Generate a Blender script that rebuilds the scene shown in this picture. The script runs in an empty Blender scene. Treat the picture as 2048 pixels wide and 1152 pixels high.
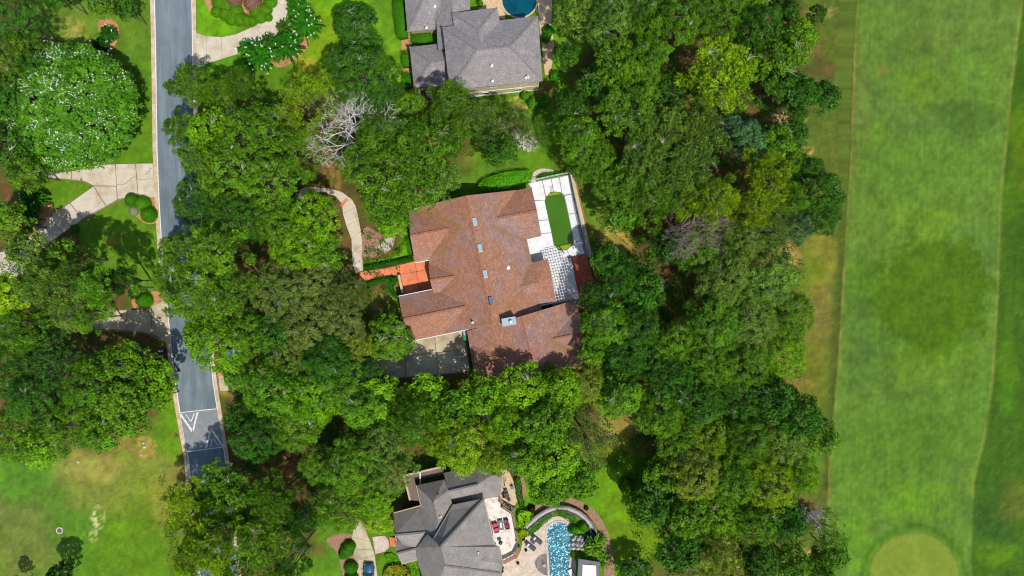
import bpy, bmesh, math, random
import numpy as np
from mathutils import Vector
R = math.radians
SC = bpy.context.scene
COL = SC.collection
# ---------------------------------------------------------------- camera, light
H = 118.0                                   # flying height of the drone, metres
cam = bpy.data.objects.new('camera', bpy.data.cameras.new('camera'))
cam.data.lens = 24.0; cam.data.sensor_width = 36.0; cam.data.clip_end = 3000
cam.location = (0, 0, H); COL.objects.link(cam); SC.camera = cam
SUN_AZ, SUN_EL = 146.0, 60.0                # compass bearing of the sun (north is up in the photo)
w = bpy.data.worlds.new("World"); SC.world = w; w.use_nodes = True
nt = w.node_tree; bg = nt.nodes['Background']
sky = nt.nodes.new('ShaderNodeTexSky'); sky.sky_type = 'NISHITA'; sky.sun_disc = False
sky.sun_elevation = R(SUN_EL); sky.sun_rotation = R(SUN_AZ)
nt.links.new(sky.outputs[0], bg.inputs[0]); bg.inputs[1].default_value = 0.148
sl = bpy.data.lights.new('sun', 'SUN'); sl.energy = 4.5; sl.angle = R(0.5); sl.color = (1, .955, .88)
so = bpy.data.objects.new('sun', sl); COL.objects.link(so)
sd = Vector((math.sin(R(SUN_AZ))*math.cos(R(SUN_EL)), math.cos(R(SUN_AZ))*math.cos(R(SUN_EL)), math.sin(R(SUN_EL))))
so.rotation_euler = sd.to_track_quat('Z', 'Y').to_euler(); so.location = (60, -80, 160)
vs = SC.view_settings; vs.view_transform = 'Standard'; vs.look = 'None'; vs.gamma = 1; vs.exposure = 0.0
vs.use_curve_mapping = False
SC.cycles.filter_width = 1.05; SC.cycles.max_bounces = 6; SC.cycles.transparent_max_bounces = 6
# ---------------------------------------------------------------- helpers
S = 0.75*H/1024.0
def G(px, py, z=0.0):                        # map survey coordinates (plan drawing units) + height -> metres
    k = S*(H-z)/H
    return Vector(((px-1024)*k, (576-py)*k, z))
def P2(pts, z=0.0): return [G(p[0], p[1], z) for p in pts]
def lin(c): return tuple(((v/255)/12.92 if v/255 <= .04045 else ((v/255+.055)/1.055)**2.4) for v in c)
def alb(r, g, b, k=1.3): return tuple(min(.9, v/k) for v in lin((r, g, b)))   # base colour of a sunlit flat surface
def tag(o, label=None, cat=None, group=None, kind=None):
    if label: o['label'] = label
    if cat: o['category'] = cat
    if group: o['group'] = group
    if kind: o['kind'] = kind
    return o
def link(name, me, parent=None, mats=()):
    if isinstance(me, bpy.types.Mesh):
        for m in (mats if isinstance(mats, (list, tuple)) else [mats]):
            me.materials.append(m)
    o = bpy.data.objects.new(name, me); COL.objects.link(o)
    if parent: o.parent = parent
    return o
def empty(name, loc=(0, 0, 0), rz=0.0, label=None, cat=None, group=None, kind=None):
    o = bpy.data.objects.new(name, None); COL.objects.link(o); o.location = loc; o.rotation_euler.z = rz
    o.empty_display_size = .3
    return tag(o, label, cat, group, kind)
def local(parent, v):                        # world -> parent's local frame (parents only moved / turned about z)
    if parent is None: return Vector(v)
    if parent.parent: v = local(parent.parent, v)
    d = Vector(v)-parent.location; a = -parent.rotation_euler.z
    return Vector((d.x*math.cos(a)-d.y*math.sin(a), d.x*math.sin(a)+d.y*math.cos(a), d.z))
class MB:                                     # collects verts / faces of ONE mesh
    def __init__(s): s.v = []; s.f = []; s.m = []
    def add(s, vs_, fs, mi=0):
        n = len(s.v); s.v += [tuple(q) for q in vs_]; s.f += [tuple(i+n for i in f) for f in fs]; s.m += [mi]*len(fs); return s
    def box(s, c, d, rz=0.0, mi=0, taper=1.0):
        x, y, z = d[0]/2, d[1]/2, d[2]/2; ca, sa = math.cos(rz), math.sin(rz); o = []
        for k in (-1, 1):
            t = taper if k > 0 else 1
            for i, j in ((-1, -1), (1, -1), (1, 1), (-1, 1)):
                a, b = i*x*t, j*y*t
                o.append((c[0]+a*ca-b*sa, c[1]+a*sa+b*ca, c[2]+k*z))
        return s.add(o, [(3, 2, 1, 0), (4, 5, 6, 7), (0, 1, 5, 4), (1, 2, 6, 5), (2, 3, 7, 6), (3, 0, 4, 7)], mi)
    def bar(s, a, b, wd, th, mi=0):           # rectangular bar from a to b, width wd, thickness th
        a = Vector(a); b = Vector(b); t = (b-a).normalized()
        sd_ = t.cross(Vector((0, 0, 1))); sd_ = sd_.normalized() if sd_.length > 1e-4 else Vector((1, 0, 0))
        up = sd_.cross(t).normalized(); o = []
        for q in (a, b):
            for i, j in ((-1, -1), (1, -1), (1, 1), (-1, 1)): o.append(q+sd_*i*wd/2+up*j*th/2)
        return s.add(o, [(0, 1, 2, 3), (7, 6, 5, 4), (0, 4, 5, 1), (1, 5, 6, 2), (2, 6, 7, 3), (3, 7, 4, 0)], mi)
    def tube(s, a, b, r0, r1, n=5, mi=0, cap=False):
        a = Vector(a); b = Vector(b); t = (b-a)
        if t.length < 1e-5: return s
        t.normalize(); u = t.cross(Vector((.3, .2, .9))); u.normalize(); v = t.cross(u); o = []
        for q, r in ((a, r0), (b, r1)):
            for i in range(n):
                an = 2*math.pi*i/n; o.append(q+(u*math.cos(an)+v*math.sin(an))*r)
        fs = [(i, (i+1) % n, n+(i+1) % n, n+i) for i in range(n)]
        if cap: fs += [tuple(range(n))[::-1], tuple(range(n, 2*n))]
        return s.add(o, fs, mi)
    def prism(s, pts, z0, z1, mi=0):          # pts: world xy(z) list, flat top at z1
        n = len(pts); A = sum(pts[i][0]*pts[(i+1) % n][1]-pts[(i+1) % n][0]*pts[i][1] for i in range(n))
        if A < 0: pts = pts[::-1]
        o = [(p[0], p[1], z0) for p in pts]+[(p[0], p[1], z1) for p in pts]
        return s.add(o, [tuple(range(n))[::-1], tuple(range(n, 2*n))]+[(i, (i+1) % n, n+(i+1) % n, n+i) for i in range(n)], mi)
    def dome(s, c, rx, ry, rz_, nu=16, nv=6, mi=0, full=False):
        o = []; f = []; v0 = -nv if full else 0
        for j in range(v0, nv):
            an = j/nv*math.pi/2
            for i in range(nu):
                b = 2*math.pi*i/nu
                o.append((c[0]+rx*math.cos(an)*math.cos(b), c[1]+ry*math.cos(an)*math.sin(b), c[2]+rz_*math.sin(an)))
        o.append((c[0], c[1], c[2]+rz_)); top = len(o)-1; rows = nv-v0
        for j in range(rows-1):
            for i in range(nu): f.append((j*nu+i, j*nu+(i+1) % nu, (j+1)*nu+(i+1) % nu, (j+1)*nu+i))
        for i in range(nu): f.append(((rows-1)*nu+i, (rows-1)*nu+(i+1) % nu, top))
        return s.add(o, f, mi)
    def mesh(s, name, smooth=False):
        me = bpy.data.meshes.new(name); me.from_pydata([tuple(map(float, q)) for q in s.v], [], s.f)
        me.polygons.foreach_set('material_index', s.m)
        if smooth: me.polygons.foreach_set('use_smooth', [True]*len(s.f))
        me.update(); return me
    def build(s, name, mats, parent=None, smooth=False, bevel=0, tint=None):
        if parent is not None: s.v = [tuple(local(parent, q)) for q in s.v]
        me = s.mesh(name, smooth)
        if bevel:
            bm = bmesh.new(); bm.from_mesh(me)
            bmesh.ops.bevel(bm, geom=[e for e in bm.edges], offset=bevel, segments=1, affect='EDGES'); bm.to_mesh(me); bm.free()
        return link(name, me, parent, mats)
def smooth(pts, n=4, closed=True):
    pts = [Vector((p[0], p[1])) for p in pts]; N = len(pts); o = []
    for i in range(N if closed else N-1):
        if closed: p0, p1, p2, p3 = pts[i-1], pts[i], pts[(i+1) % N], pts[(i+2) % N]
        else: p0, p1, p2, p3 = pts[max(i-1, 0)], pts[i], pts[i+1], pts[min(i+2, N-1)]
        for k in range(n):
            t = k/n
            o.append(tuple(.5*((2*p1)+(p2-p0)*t+(2*p0-5*p1+4*p2-p3)*t*t+(3*p1-p0-3*p2+p3)*t**3)))
    if not closed: o.append(tuple(pts[-1]))
    return o
def ribbon(left, right, z0, z1, name, m, parent=None, kind=None):     # strip between two survey polylines of equal length
    mb = MB(); n = len(left); o = []
    for a, b in zip(left, right):
        A = G(*a); B = G(*b); o += [(A.x, A.y, z1), (B.x, B.y, z1), (A.x, A.y, z0), (B.x, B.y, z0)]
    f = []
    for i in range(n-1):
        k = 4*i; f += [(k, k+1, k+5, k+4), (k, k+4, k+6, k+2), (k+1, k+3, k+7, k+5)]
    f += [(0, 2, 3, 1), (4*n-4, 4*n-3, 4*n-1, 4*n-2)]
    o_ = mb.add(o, f).build(name, m, parent)
    if kind: o_['kind'] = kind
    return o_
def inset(poly, d):                           # shrink a world polygon by d metres
    n = len(poly); A = sum(poly[i][0]*poly[(i+1) % n][1]-poly[(i+1) % n][0]*poly[i][1] for i in range(n)); sg = 1 if A > 0 else -1; o = []
    for i in range(n):
        p0 = Vector(poly[i-1][:2]); p1 = Vector(poly[i][:2]); p2 = Vector(poly[(i+1) % n][:2])
        a = (p1-p0).normalized(); b = (p2-p1).normalized(); na = Vector((-a.y, a.x))*sg; nb = Vector((-b.y, b.x))*sg
        m = na+nb; m = m.normalized() if m.length > 1e-4 else na; k = d/max(.35, m.dot(na)); q = p1+m*k
        o.append((q.x, q.y))
    return o
# ---------------------------------------------------------------- numpy noise
def vnoise(x, y, seed=0):
    rs = np.random.RandomState(seed); T = rs.rand(256, 256)
    xi = np.floor(x).astype(int); yi = np.floor(y).astype(int); fx = x-xi; fy = y-yi
    fx = fx*fx*(3-2*fx); fy = fy*fy*(3-2*fy); a = xi % 256; b = yi % 256; c = (xi+1) % 256; d = (yi+1) % 256
    return (T[a, b]*(1-fx)+T[c, b]*fx)*(1-fy)+(T[a, d]*(1-fx)+T[c, d]*fx)*fy
def fbm(x, y, seed=0, o=4):
    s = 0; a = .5; t = 0
    for i in range(o): s = s+a*vnoise(x*2**i, y*2**i, seed+i); t += a; a *= .55
    return s/t
# ---------------------------------------------------------------- materials
def newmat(name):
    m = bpy.data.materials.new(name); m.use_nodes = True; t = m.node_tree; b = t.nodes['Principled BSDF']
    return m, t, b
def nodes_noise(t, scale, detail=4, rough=.6, stretch=None, rot=0):
    geo = t.nodes.new('ShaderNodeNewGeometry'); mp = t.nodes.new('ShaderNodeMapping')
    t.links.new(geo.outputs['Position'], mp.inputs[0]); mp.inputs['Rotation'].default_value[2] = rot
    if stretch: mp.inputs['Scale'].default_value = stretch
    n = t.nodes.new('ShaderNodeTexNoise'); n.inputs['Scale'].default_value = scale
    n.inputs['Detail'].default_value = detail; n.inputs['Roughness'].default_value = rough
    t.links.new(mp.outputs[0], n.inputs['Vector']); return n
def ramp(t, src, p0, p1, c0=(0, 0, 0), c1=(1, 1, 1)):
    r = t.nodes.new('ShaderNodeValToRGB'); r.color_ramp.elements[0].position = p0; r.color_ramp.elements[1].position = p1
    r.color_ramp.elements[0].color = (*c0, 1); r.color_ramp.elements[1].color = (*c1, 1)
    t.links.new(src, r.inputs[0]); return r.outputs[0]
def mix(t, f, a, b, mode='MIX'):
    m = t.nodes.new('ShaderNodeMix'); m.data_type = 'RGBA'; m.blend_type = mode
    for s, k in ((f, 0), (a, 6), (b, 7)):
        if isinstance(s, (int, float)): m.inputs[k].default_value = s
        elif isinstance(s, tuple): m.inputs[k].default_value = (*s, 1)
        else: t.links.new(s, m.inputs[k])
    return m.outputs[2]
def bump(t, b, src, strength, dist=.05):
    n = t.nodes.new('ShaderNodeBump'); n.inputs['Strength'].default_value = strength; n.inputs['Distance'].default_value = dist
    t.links.new(src, n.inputs['Height']); t.links.new(n.outputs[0], b.inputs['Normal'])
def mat(name, c1, c2=None, scale=1.5, rough=.85, c3=None, s3=.25, lo=.35, hi=.65, bmp=.0, fine=0, finescale=9, metal=0, spec=.3, stretch=None, rot=0):
    m, t, b = newmat(name); col = c1
    if c2: col = mix(t, ramp(t, nodes_noise(t, scale, 5, .65, stretch, rot).outputs[0], lo, hi), c1, c2)
    if c3: col = mix(t, ramp(t, nodes_noise(t, s3, 4, .6).outputs[0], .48, .66), col, c3)
    if fine:
        fn = nodes_noise(t, finescale, 3, .7, stretch, rot)
        col = mix(t, 1.0, col, ramp(t, fn.outputs[0], .3, .7, (1-fine,)*3, (1+fine,)*3), 'MULTIPLY')
        if bmp: bump(t, b, fn.outputs[0], bmp)
    if isinstance(col, tuple): b.inputs['Base Color'].default_value = (*col, 1)
    else: t.links.new(col, b.inputs['Base Color'])
    b.inputs['Roughness'].default_value = rough; b.inputs['Metallic'].default_value = metal
    b.inputs['Specular IOR Level'].default_value = spec
    return m
def roofmat(name, base, light, patch, moss, segs=(), rot=0, mossw=1.0, blk=.45):
    m, t, b = newmat(name)
    col = mix(t, ramp(t, nodes_noise(t, .16, 4, .55).outputs[0], .47, .62), base, patch)
    vo = t.nodes.new('ShaderNodeTexVoronoi'); vo.inputs['Scale'].default_value = 4.2
    geo = t.nodes.new('ShaderNodeNewGeometry'); mp = t.nodes.new('ShaderNodeMapping'); mp.inputs['Rotation'].default_value[2] = rot
    mp.inputs['Scale'].default_value = (1, .8, 2.4)
    t.links.new(geo.outputs['Position'], mp.inputs[0]); t.links.new(mp.outputs[0], vo.inputs['Vector'])
    sep = t.nodes.new('ShaderNodeSeparateColor'); t.links.new(vo.outputs['Color'], sep.inputs[0])
    col = mix(t, ramp(t, sep.outputs[0], .62, .98, (0,)*3, (.6,)*3), col, light)
    col = mix(t, 1.0, col, ramp(t, sep.outputs[1], 0, 1, (1-blk*.5,)*3, (1+blk*.35,)*3), 'MULTIPLY')
    col = mix(t, 1.0, col, ramp(t, nodes_noise(t, .7, 5, .7).outputs[0], .3, .7, (.82,)*3, (1.14,)*3), 'MULTIPLY')
    col = mix(t, 1.0, col, ramp(t, nodes_noise(t, 8, 3, .8).outputs[0], .3, .7, (.84,)*3, (1.14,)*3), 'MULTIPLY')
    wz = t.nodes.new('ShaderNodeTexWave'); wz.bands_direction = 'Z'; wz.inputs['Scale'].default_value = 2.1; wz.inputs['Distortion'].default_value = 1.2; wz.inputs['Detail Scale'].default_value = 3
    t.links.new(geo.outputs['Position'], wz.inputs['Vector'])
    col = mix(t, 1.0, col, ramp(t, wz.outputs['Fac'], .1, .9, (.94,)*3, (1.05,)*3), 'MULTIPLY')
    fac = None
    def vm(op, a, b_=None):
        n = t.nodes.new('ShaderNodeVectorMath'); n.operation = op
        for i, q in enumerate((a, b_)):
            if q is None: continue
            if isinstance(q, tuple): n.inputs[i].default_value = q
            else: t.links.new(q, n.inputs[i])
        return n
    def ma(op, a, b_=0.0, clamp=False):
        n = t.nodes.new('ShaderNodeMath'); n.operation = op; n.use_clamp = clamp
        for i, q in enumerate((a, b_)):
            if isinstance(q, (int, float)): n.inputs[i].default_value = q
            else: t.links.new(q, n.inputs[i])
        return n.outputs[0]
    if segs:
        flat = vm('MULTIPLY', geo.outputs['Position'], (1, 1, 0)).outputs[0]
        wob = nodes_noise(t, .9, 4, .7)
        for (a, c, wd) in segs:
            A = (a[0], a[1], 0); D = (c[0]-a[0], c[1]-a[1], 0); L2 = D[0]**2+D[1]**2
            pa = vm('SUBTRACT', flat, A).outputs[0]; dt = vm('DOT_PRODUCT', pa, D).outputs['Value']
            h_ = ma('DIVIDE', dt, L2, True); sc_ = t.nodes.new('ShaderNodeVectorMath'); sc_.operation = 'SCALE'
            sc_.inputs[0].default_value = D; t.links.new(h_, sc_.inputs['Scale'])
            dd = vm('LENGTH', vm('SUBTRACT', pa, sc_.outputs[0]).outputs[0]).outputs['Value']
            f = ma('SUBTRACT', 1.0, ma('DIVIDE', dd, wd*mossw), True)
            fac = f if fac is None else ma('MAXIMUM', fac, f)
        fac = ma('MULTIPLY', ma('ADD', fac, ma('MULTIPLY', ma('SUBTRACT', wob.outputs[0], .55), ma('MULTIPLY', fac, 2.0))), 1.4, True)
        col = mix(t, ma('MULTIPLY', fac, .62, True), col, moss)
    t.links.new(col, b.inputs['Base Color']); b.inputs['Roughness'].default_value = .9; b.inputs['Specular IOR Level'].default_value = .2
    bump(t, b, vo.outputs['Distance'], .25, .02)
    return m
def attrmat(name, rough=.9, fine=.22, fs=3.2, bmp=.35, streak=None):
    m, t, b = newmat(name); at = t.nodes.new('ShaderNodeAttribute'); at.attribute_name = 'Col'
    col = at.outputs['Color']
    col = mix(t, 1.0, col, ramp(t, nodes_noise(t, fs, 5, .75).outputs[0], .3, .7, (1-fine,)*3, (1+fine,)*3), 'MULTIPLY')
    n2 = nodes_noise(t, 11, 2, .8)
    col = mix(t, 1.0, col, ramp(t, n2.outputs[0], .3, .7, (.86,)*3, (1.14,)*3), 'MULTIPLY')
    col = mix(t, ramp(t, nodes_noise(t, .55, 5, .7).outputs[0], .58, .75, (0,)*3, (.28,)*3), col, alb(150, 150, 60))
    if streak:
        for (sx, rt, lo_, hi_) in streak:
            st = nodes_noise(t, 1.0, 4, .7, (sx, sx*.045, 1), rt)
            col = mix(t, 1.0, col, ramp(t, st.outputs[0], .35, .7, (lo_,)*3, (hi_,)*3), 'MULTIPLY')
    t.links.new(col, b.inputs['Base Color']); b.inputs['Roughness'].default_value = rough; b.inputs['Specular IOR Level'].default_value = .15
    bump(t, b, n2.outputs[0], bmp, .06)
    return m
def leafmat(name, trans=.17, rough=.5):
    m, t, b = newmat(name); oi = t.nodes.new('ShaderNodeObjectInfo'); at = t.nodes.new('ShaderNodeAttribute'); at.attribute_name = 'tint'
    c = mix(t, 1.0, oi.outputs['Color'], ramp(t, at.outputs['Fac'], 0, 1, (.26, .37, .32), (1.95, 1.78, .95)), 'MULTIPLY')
    t.links.new(c, b.inputs['Base Color']); b.inputs['Roughness'].default_value = rough; b.inputs['Specular IOR Level'].default_value = .12
    tr = t.nodes.new('ShaderNodeBsdfTranslucent'); c2 = mix(t, 1.0, c, (1.5, 1.35, .35), 'MULTIPLY'); t.links.new(c2, tr.inputs[0])
    ms = t.nodes.new('ShaderNodeMixShader'); ms.inputs[0].default_value = trans
    t.links.new(b.outputs[0], ms.inputs[1]); t.links.new(tr.outputs[0], ms.inputs[2]); t.links.new(ms.outputs[0], t.nodes['Material Output'].inputs[0])
    return m
def watermat(name, deep, shallow, wave=1.2, strength=.5, rough=.06, scale=.3, dist=.08):
    m, t, b = newmat(name)
    c = mix(t, ramp(t, nodes_noise(t, scale, 4, .6).outputs[0], .35, .65), deep, shallow)
    t.links.new(c, b.inputs['Base Color']); b.inputs['Roughness'].default_value = rough; b.inputs['Specular IOR Level'].default_value = .5
    bump(t, b, nodes_noise(t, wave, 3, .6).outputs[0], strength, dist)
    return m
ML = {}
ML['leaf'] = leafmat('leaf'); ML['needle'] = leafmat('needle', .15, .55)
ML['bark'] = mat('bark', (.10, .075, .055), (.17, .14, .11), 3, .9, fine=.3)
ML['palebark'] = mat('pale_bark', (.30, .27, .24), (.44, .41, .37), 3, .85, fine=.2)
ML['deadbark'] = mat('dead_bark', (.52, .48, .44), (.68, .65, .61), 2, .85, fine=.15)
ML['brownbark'] = mat('brown_bark', (.18, .13, .12), (.27, .20, .18), 2, .85, fine=.15)
ML['blossom'] = mat('blossom', (.80, .82, .72), rough=.7)
ML['asphalt'] = mat('asphalt', alb(106, 119, 128), alb(132, 144, 151), .45, .85, fine=.14, finescale=14, bmp=.2, stretch=(2.2, .22, 1), rot=R(-3), c3=alb(101, 113, 121), s3=.12)
ML['hump'] = mat('hump_asphalt', alb(148, 150, 150), alb(132, 137, 140), 1.2, .88, fine=.12, finescale=10)
ML['kerb'] = mat('kerb_concrete', alb(218, 196, 160), alb(192, 160, 118), 1.1, .9, fine=.12, c3=alb(222, 210, 188), s3=.4)
ML['gutter'] = mat('gutter_concrete', alb(190, 190, 182), alb(172, 172, 166), 1.0, .9, fine=.1)
ML['paint'] = mat('road_paint', alb(232, 234, 232), alb(190, 196, 198), 2.5, .7, lo=.45, hi=.75, fine=.08)
ML['concrete'] = mat('concrete', alb(222, 211, 190), alb(206, 193, 168), .5, .88, fine=.07, finescale=8, c3=alb(190, 172, 142), s3=.33, bmp=.1)
ML['concrete2'] = mat('concrete_aged', alb(212, 200, 170), alb(188, 174, 138), .45, .88, fine=.08, c3=alb(160, 146, 118), s3=.28)
ML['joint'] = mat('joint_soil', alb(150, 130, 104), alb(126, 110, 86), 2, .95)
ML['mulch'] = mat('mulch', alb(206, 158, 104), alb(178, 126, 80), 2.2, .95, fine=.3, finescale=9, bmp=.6, c3=alb(150, 120, 84), s3=.5)
ML['mulchdark'] = mat('mulch_dark', alb(178, 142, 112), alb(140, 106, 82), 2.5, .95, fine=.3, bmp=.6)
ML['deckwhite'] = mat('deck_white', alb(244, 244, 244), alb(234, 234, 236), .8, .8, fine=.04, c3=alb(222, 222, 222), s3=.9)
ML['terracotta'] = mat('terracotta_brick', alb(240, 148, 104), alb(226, 126, 84), .9, .85, fine=.1, finescale=7, c3=alb(204, 118, 80), s3=.6)
ML['redbrick'] = mat('red_brick', alb(206, 110, 80), alb(172, 86, 62), 1.5, .88, fine=.2)
ML['tan'] = mat('tan_wall', alb(214, 196, 152), alb(200, 180, 136), 1, .85, fine=.06)
ML['cream'] = mat('cream_siding', alb(190, 178, 138), alb(178, 166, 126), .8, .8, fine=.05)
ML['whitetrim'] = mat('white_trim', alb(232, 230, 222), rough=.6)
ML['stucco'] = mat('stucco', alb(205, 190, 160), alb(188, 172, 142), .7, .9, fine=.05)
ML['glass'] = mat('window_glass', (.03, .045, .055), rough=.08, spec=.6)
ML['dark'] = mat('dark_metal', (.03, .03, .034), rough=.5)
ML['skyglass'] = mat('skylight_glass', alb(150, 190, 205), rough=.15, spec=.7)
ML['skyblue'] = mat('skylight_blue', alb(58, 132, 158), rough=.12, spec=.7)
ML['metal'] = mat('galvanised', alb(165, 190, 205), alb(150, 175, 190), 2, .4, metal=.0, spec=.6)
ML['trav'] = mat('travertine', alb(214, 196, 176), alb(196, 172, 150), 2.4, .8, fine=.13, finescale=6, c3=alb(222, 208, 192), s3=.8)
ML['trav2'] = mat('travertine_warm', alb(224, 198, 160), alb(206, 170, 128), 2.4, .8, fine=.13, finescale=6)
ML['terrace'] = mat('terrace_white', alb(244, 240, 232), alb(232, 224, 212), 1.5, .75, fine=.08, finescale=5, c3=alb(204, 190, 170), s3=1.0)
ML['wood'] = mat('wood_rail', alb(170, 122, 92), alb(146, 100, 74), 2, .7, fine=.1)
ML['stone'] = mat('garden_stone', alb(150, 140, 132), alb(112, 102, 98), 1.6, .9, fine=.25, finescale=4)
ML['rock'] = mat('pale_rock', alb(216, 212, 204), alb(160, 154, 148), 1.4, .85, fine=.25, finescale=4)
ML['algae'] = watermat('algae_water', alb(66, 114, 0), alb(72, 120, 2), .5, .03, .10, .35)
ML['algae2'] = watermat('algae_step', alb(160, 168, 10), alb(132, 150, 8), 1, .05, .2)
ML['teal'] = watermat('pool_water', alb(0, 66, 88), alb(0, 92, 110), .8, .15, .08)
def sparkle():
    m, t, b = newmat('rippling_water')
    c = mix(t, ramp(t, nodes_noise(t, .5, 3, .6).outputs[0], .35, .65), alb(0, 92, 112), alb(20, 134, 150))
    n = nodes_noise(t, 3.6, 4, .75); c = mix(t, ramp(t, n.outputs[0], .555, .575), c, alb(200, 236, 240, 1.1))   # sun glints on the ripples, painted as white flecks into the base colour
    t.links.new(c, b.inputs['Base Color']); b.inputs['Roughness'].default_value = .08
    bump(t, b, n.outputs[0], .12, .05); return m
ML['glint_water'] = sparkle()
ML['rubber'] = mat('rubber', (.02, .02, .02), rough=.8)
ML['gravel'] = mat('gravel', alb(210, 205, 190), alb(160, 155, 130), 3, .95, fine=.3)
def paint(name, c, rough=.4, metal=0, spec=.5): return mat(name, c, rough=rough, metal=metal, spec=spec)
# ---------------------------------------------------------------- foliage meshes
def leafmesh(name, C, N, L, W, T, rs, extra=None):
    """C centres, N normals, L length, W width, T tint -> one mesh of folded leaf-shaped quads"""
    n = len(C); t = rs.normal(size=(n, 3)); t -= (t*N).sum(1)[:, None]*N; t /= np.linalg.norm(t, axis=1)[:, None]+1e-9
    return leafmesh_t(name, C, N, t, L, W, T, extra)
def leafmesh_t(name, C, N, t, L, W, T, extra=None):
    n = len(C); b = np.cross(N, t); L = np.asarray(L).reshape(-1, 1)*np.ones((n, 1)); W = np.asarray(W).reshape(-1, 1)*np.ones((n, 1))
    v = np.empty((n, 4, 3)); v[:, 0] = C-t*L*.5-N*L*.08; v[:, 1] = C+b*W*.5; v[:, 2] = C+t*L*.5-N*L*.08; v[:, 3] = C-b*W*.5
    co = v.reshape(-1, 3); nf = n; fi = np.arange(4*n)
    ev = []; ef = []; em = []
    if extra: ev, ef, em = extra.v, extra.f, extra.m
    me = bpy.data.meshes.new(name)
    nv = len(co)+len(ev); loops = [fi]; starts = [np.arange(n)*4]; tot = 4*n
    co = np.vstack([co, np.array(ev).reshape(-1, 3)]) if len(ev) else co
    for f in ef: loops.append(np.array(f)+4*n); starts.append(np.array([tot])); tot += len(f)
    me.vertices.add(nv); me.vertices.foreach_set('co', co.astype(np.float32).ravel())
    me.loops.add(tot); me.loops.foreach_set('vertex_index', np.concatenate(loops).astype(np.int32))
    me.polygons.add(n+len(ef)); me.polygons.foreach_set('loop_start', np.concatenate(starts).astype(np.int32))
    a = me.attributes.new('tint', 'FLOAT', 'FACE')
    a.data.foreach_set('value', np.concatenate([np.asarray(T, dtype=np.float32)*np.ones(n, np.float32), np.full(len(ef), .15, np.float32)]))
    me.update(calc_edges=True); me.validate(); return me
def unit(a): return a/(np.linalg.norm(a, axis=-1, keepdims=True)+1e-9)
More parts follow.
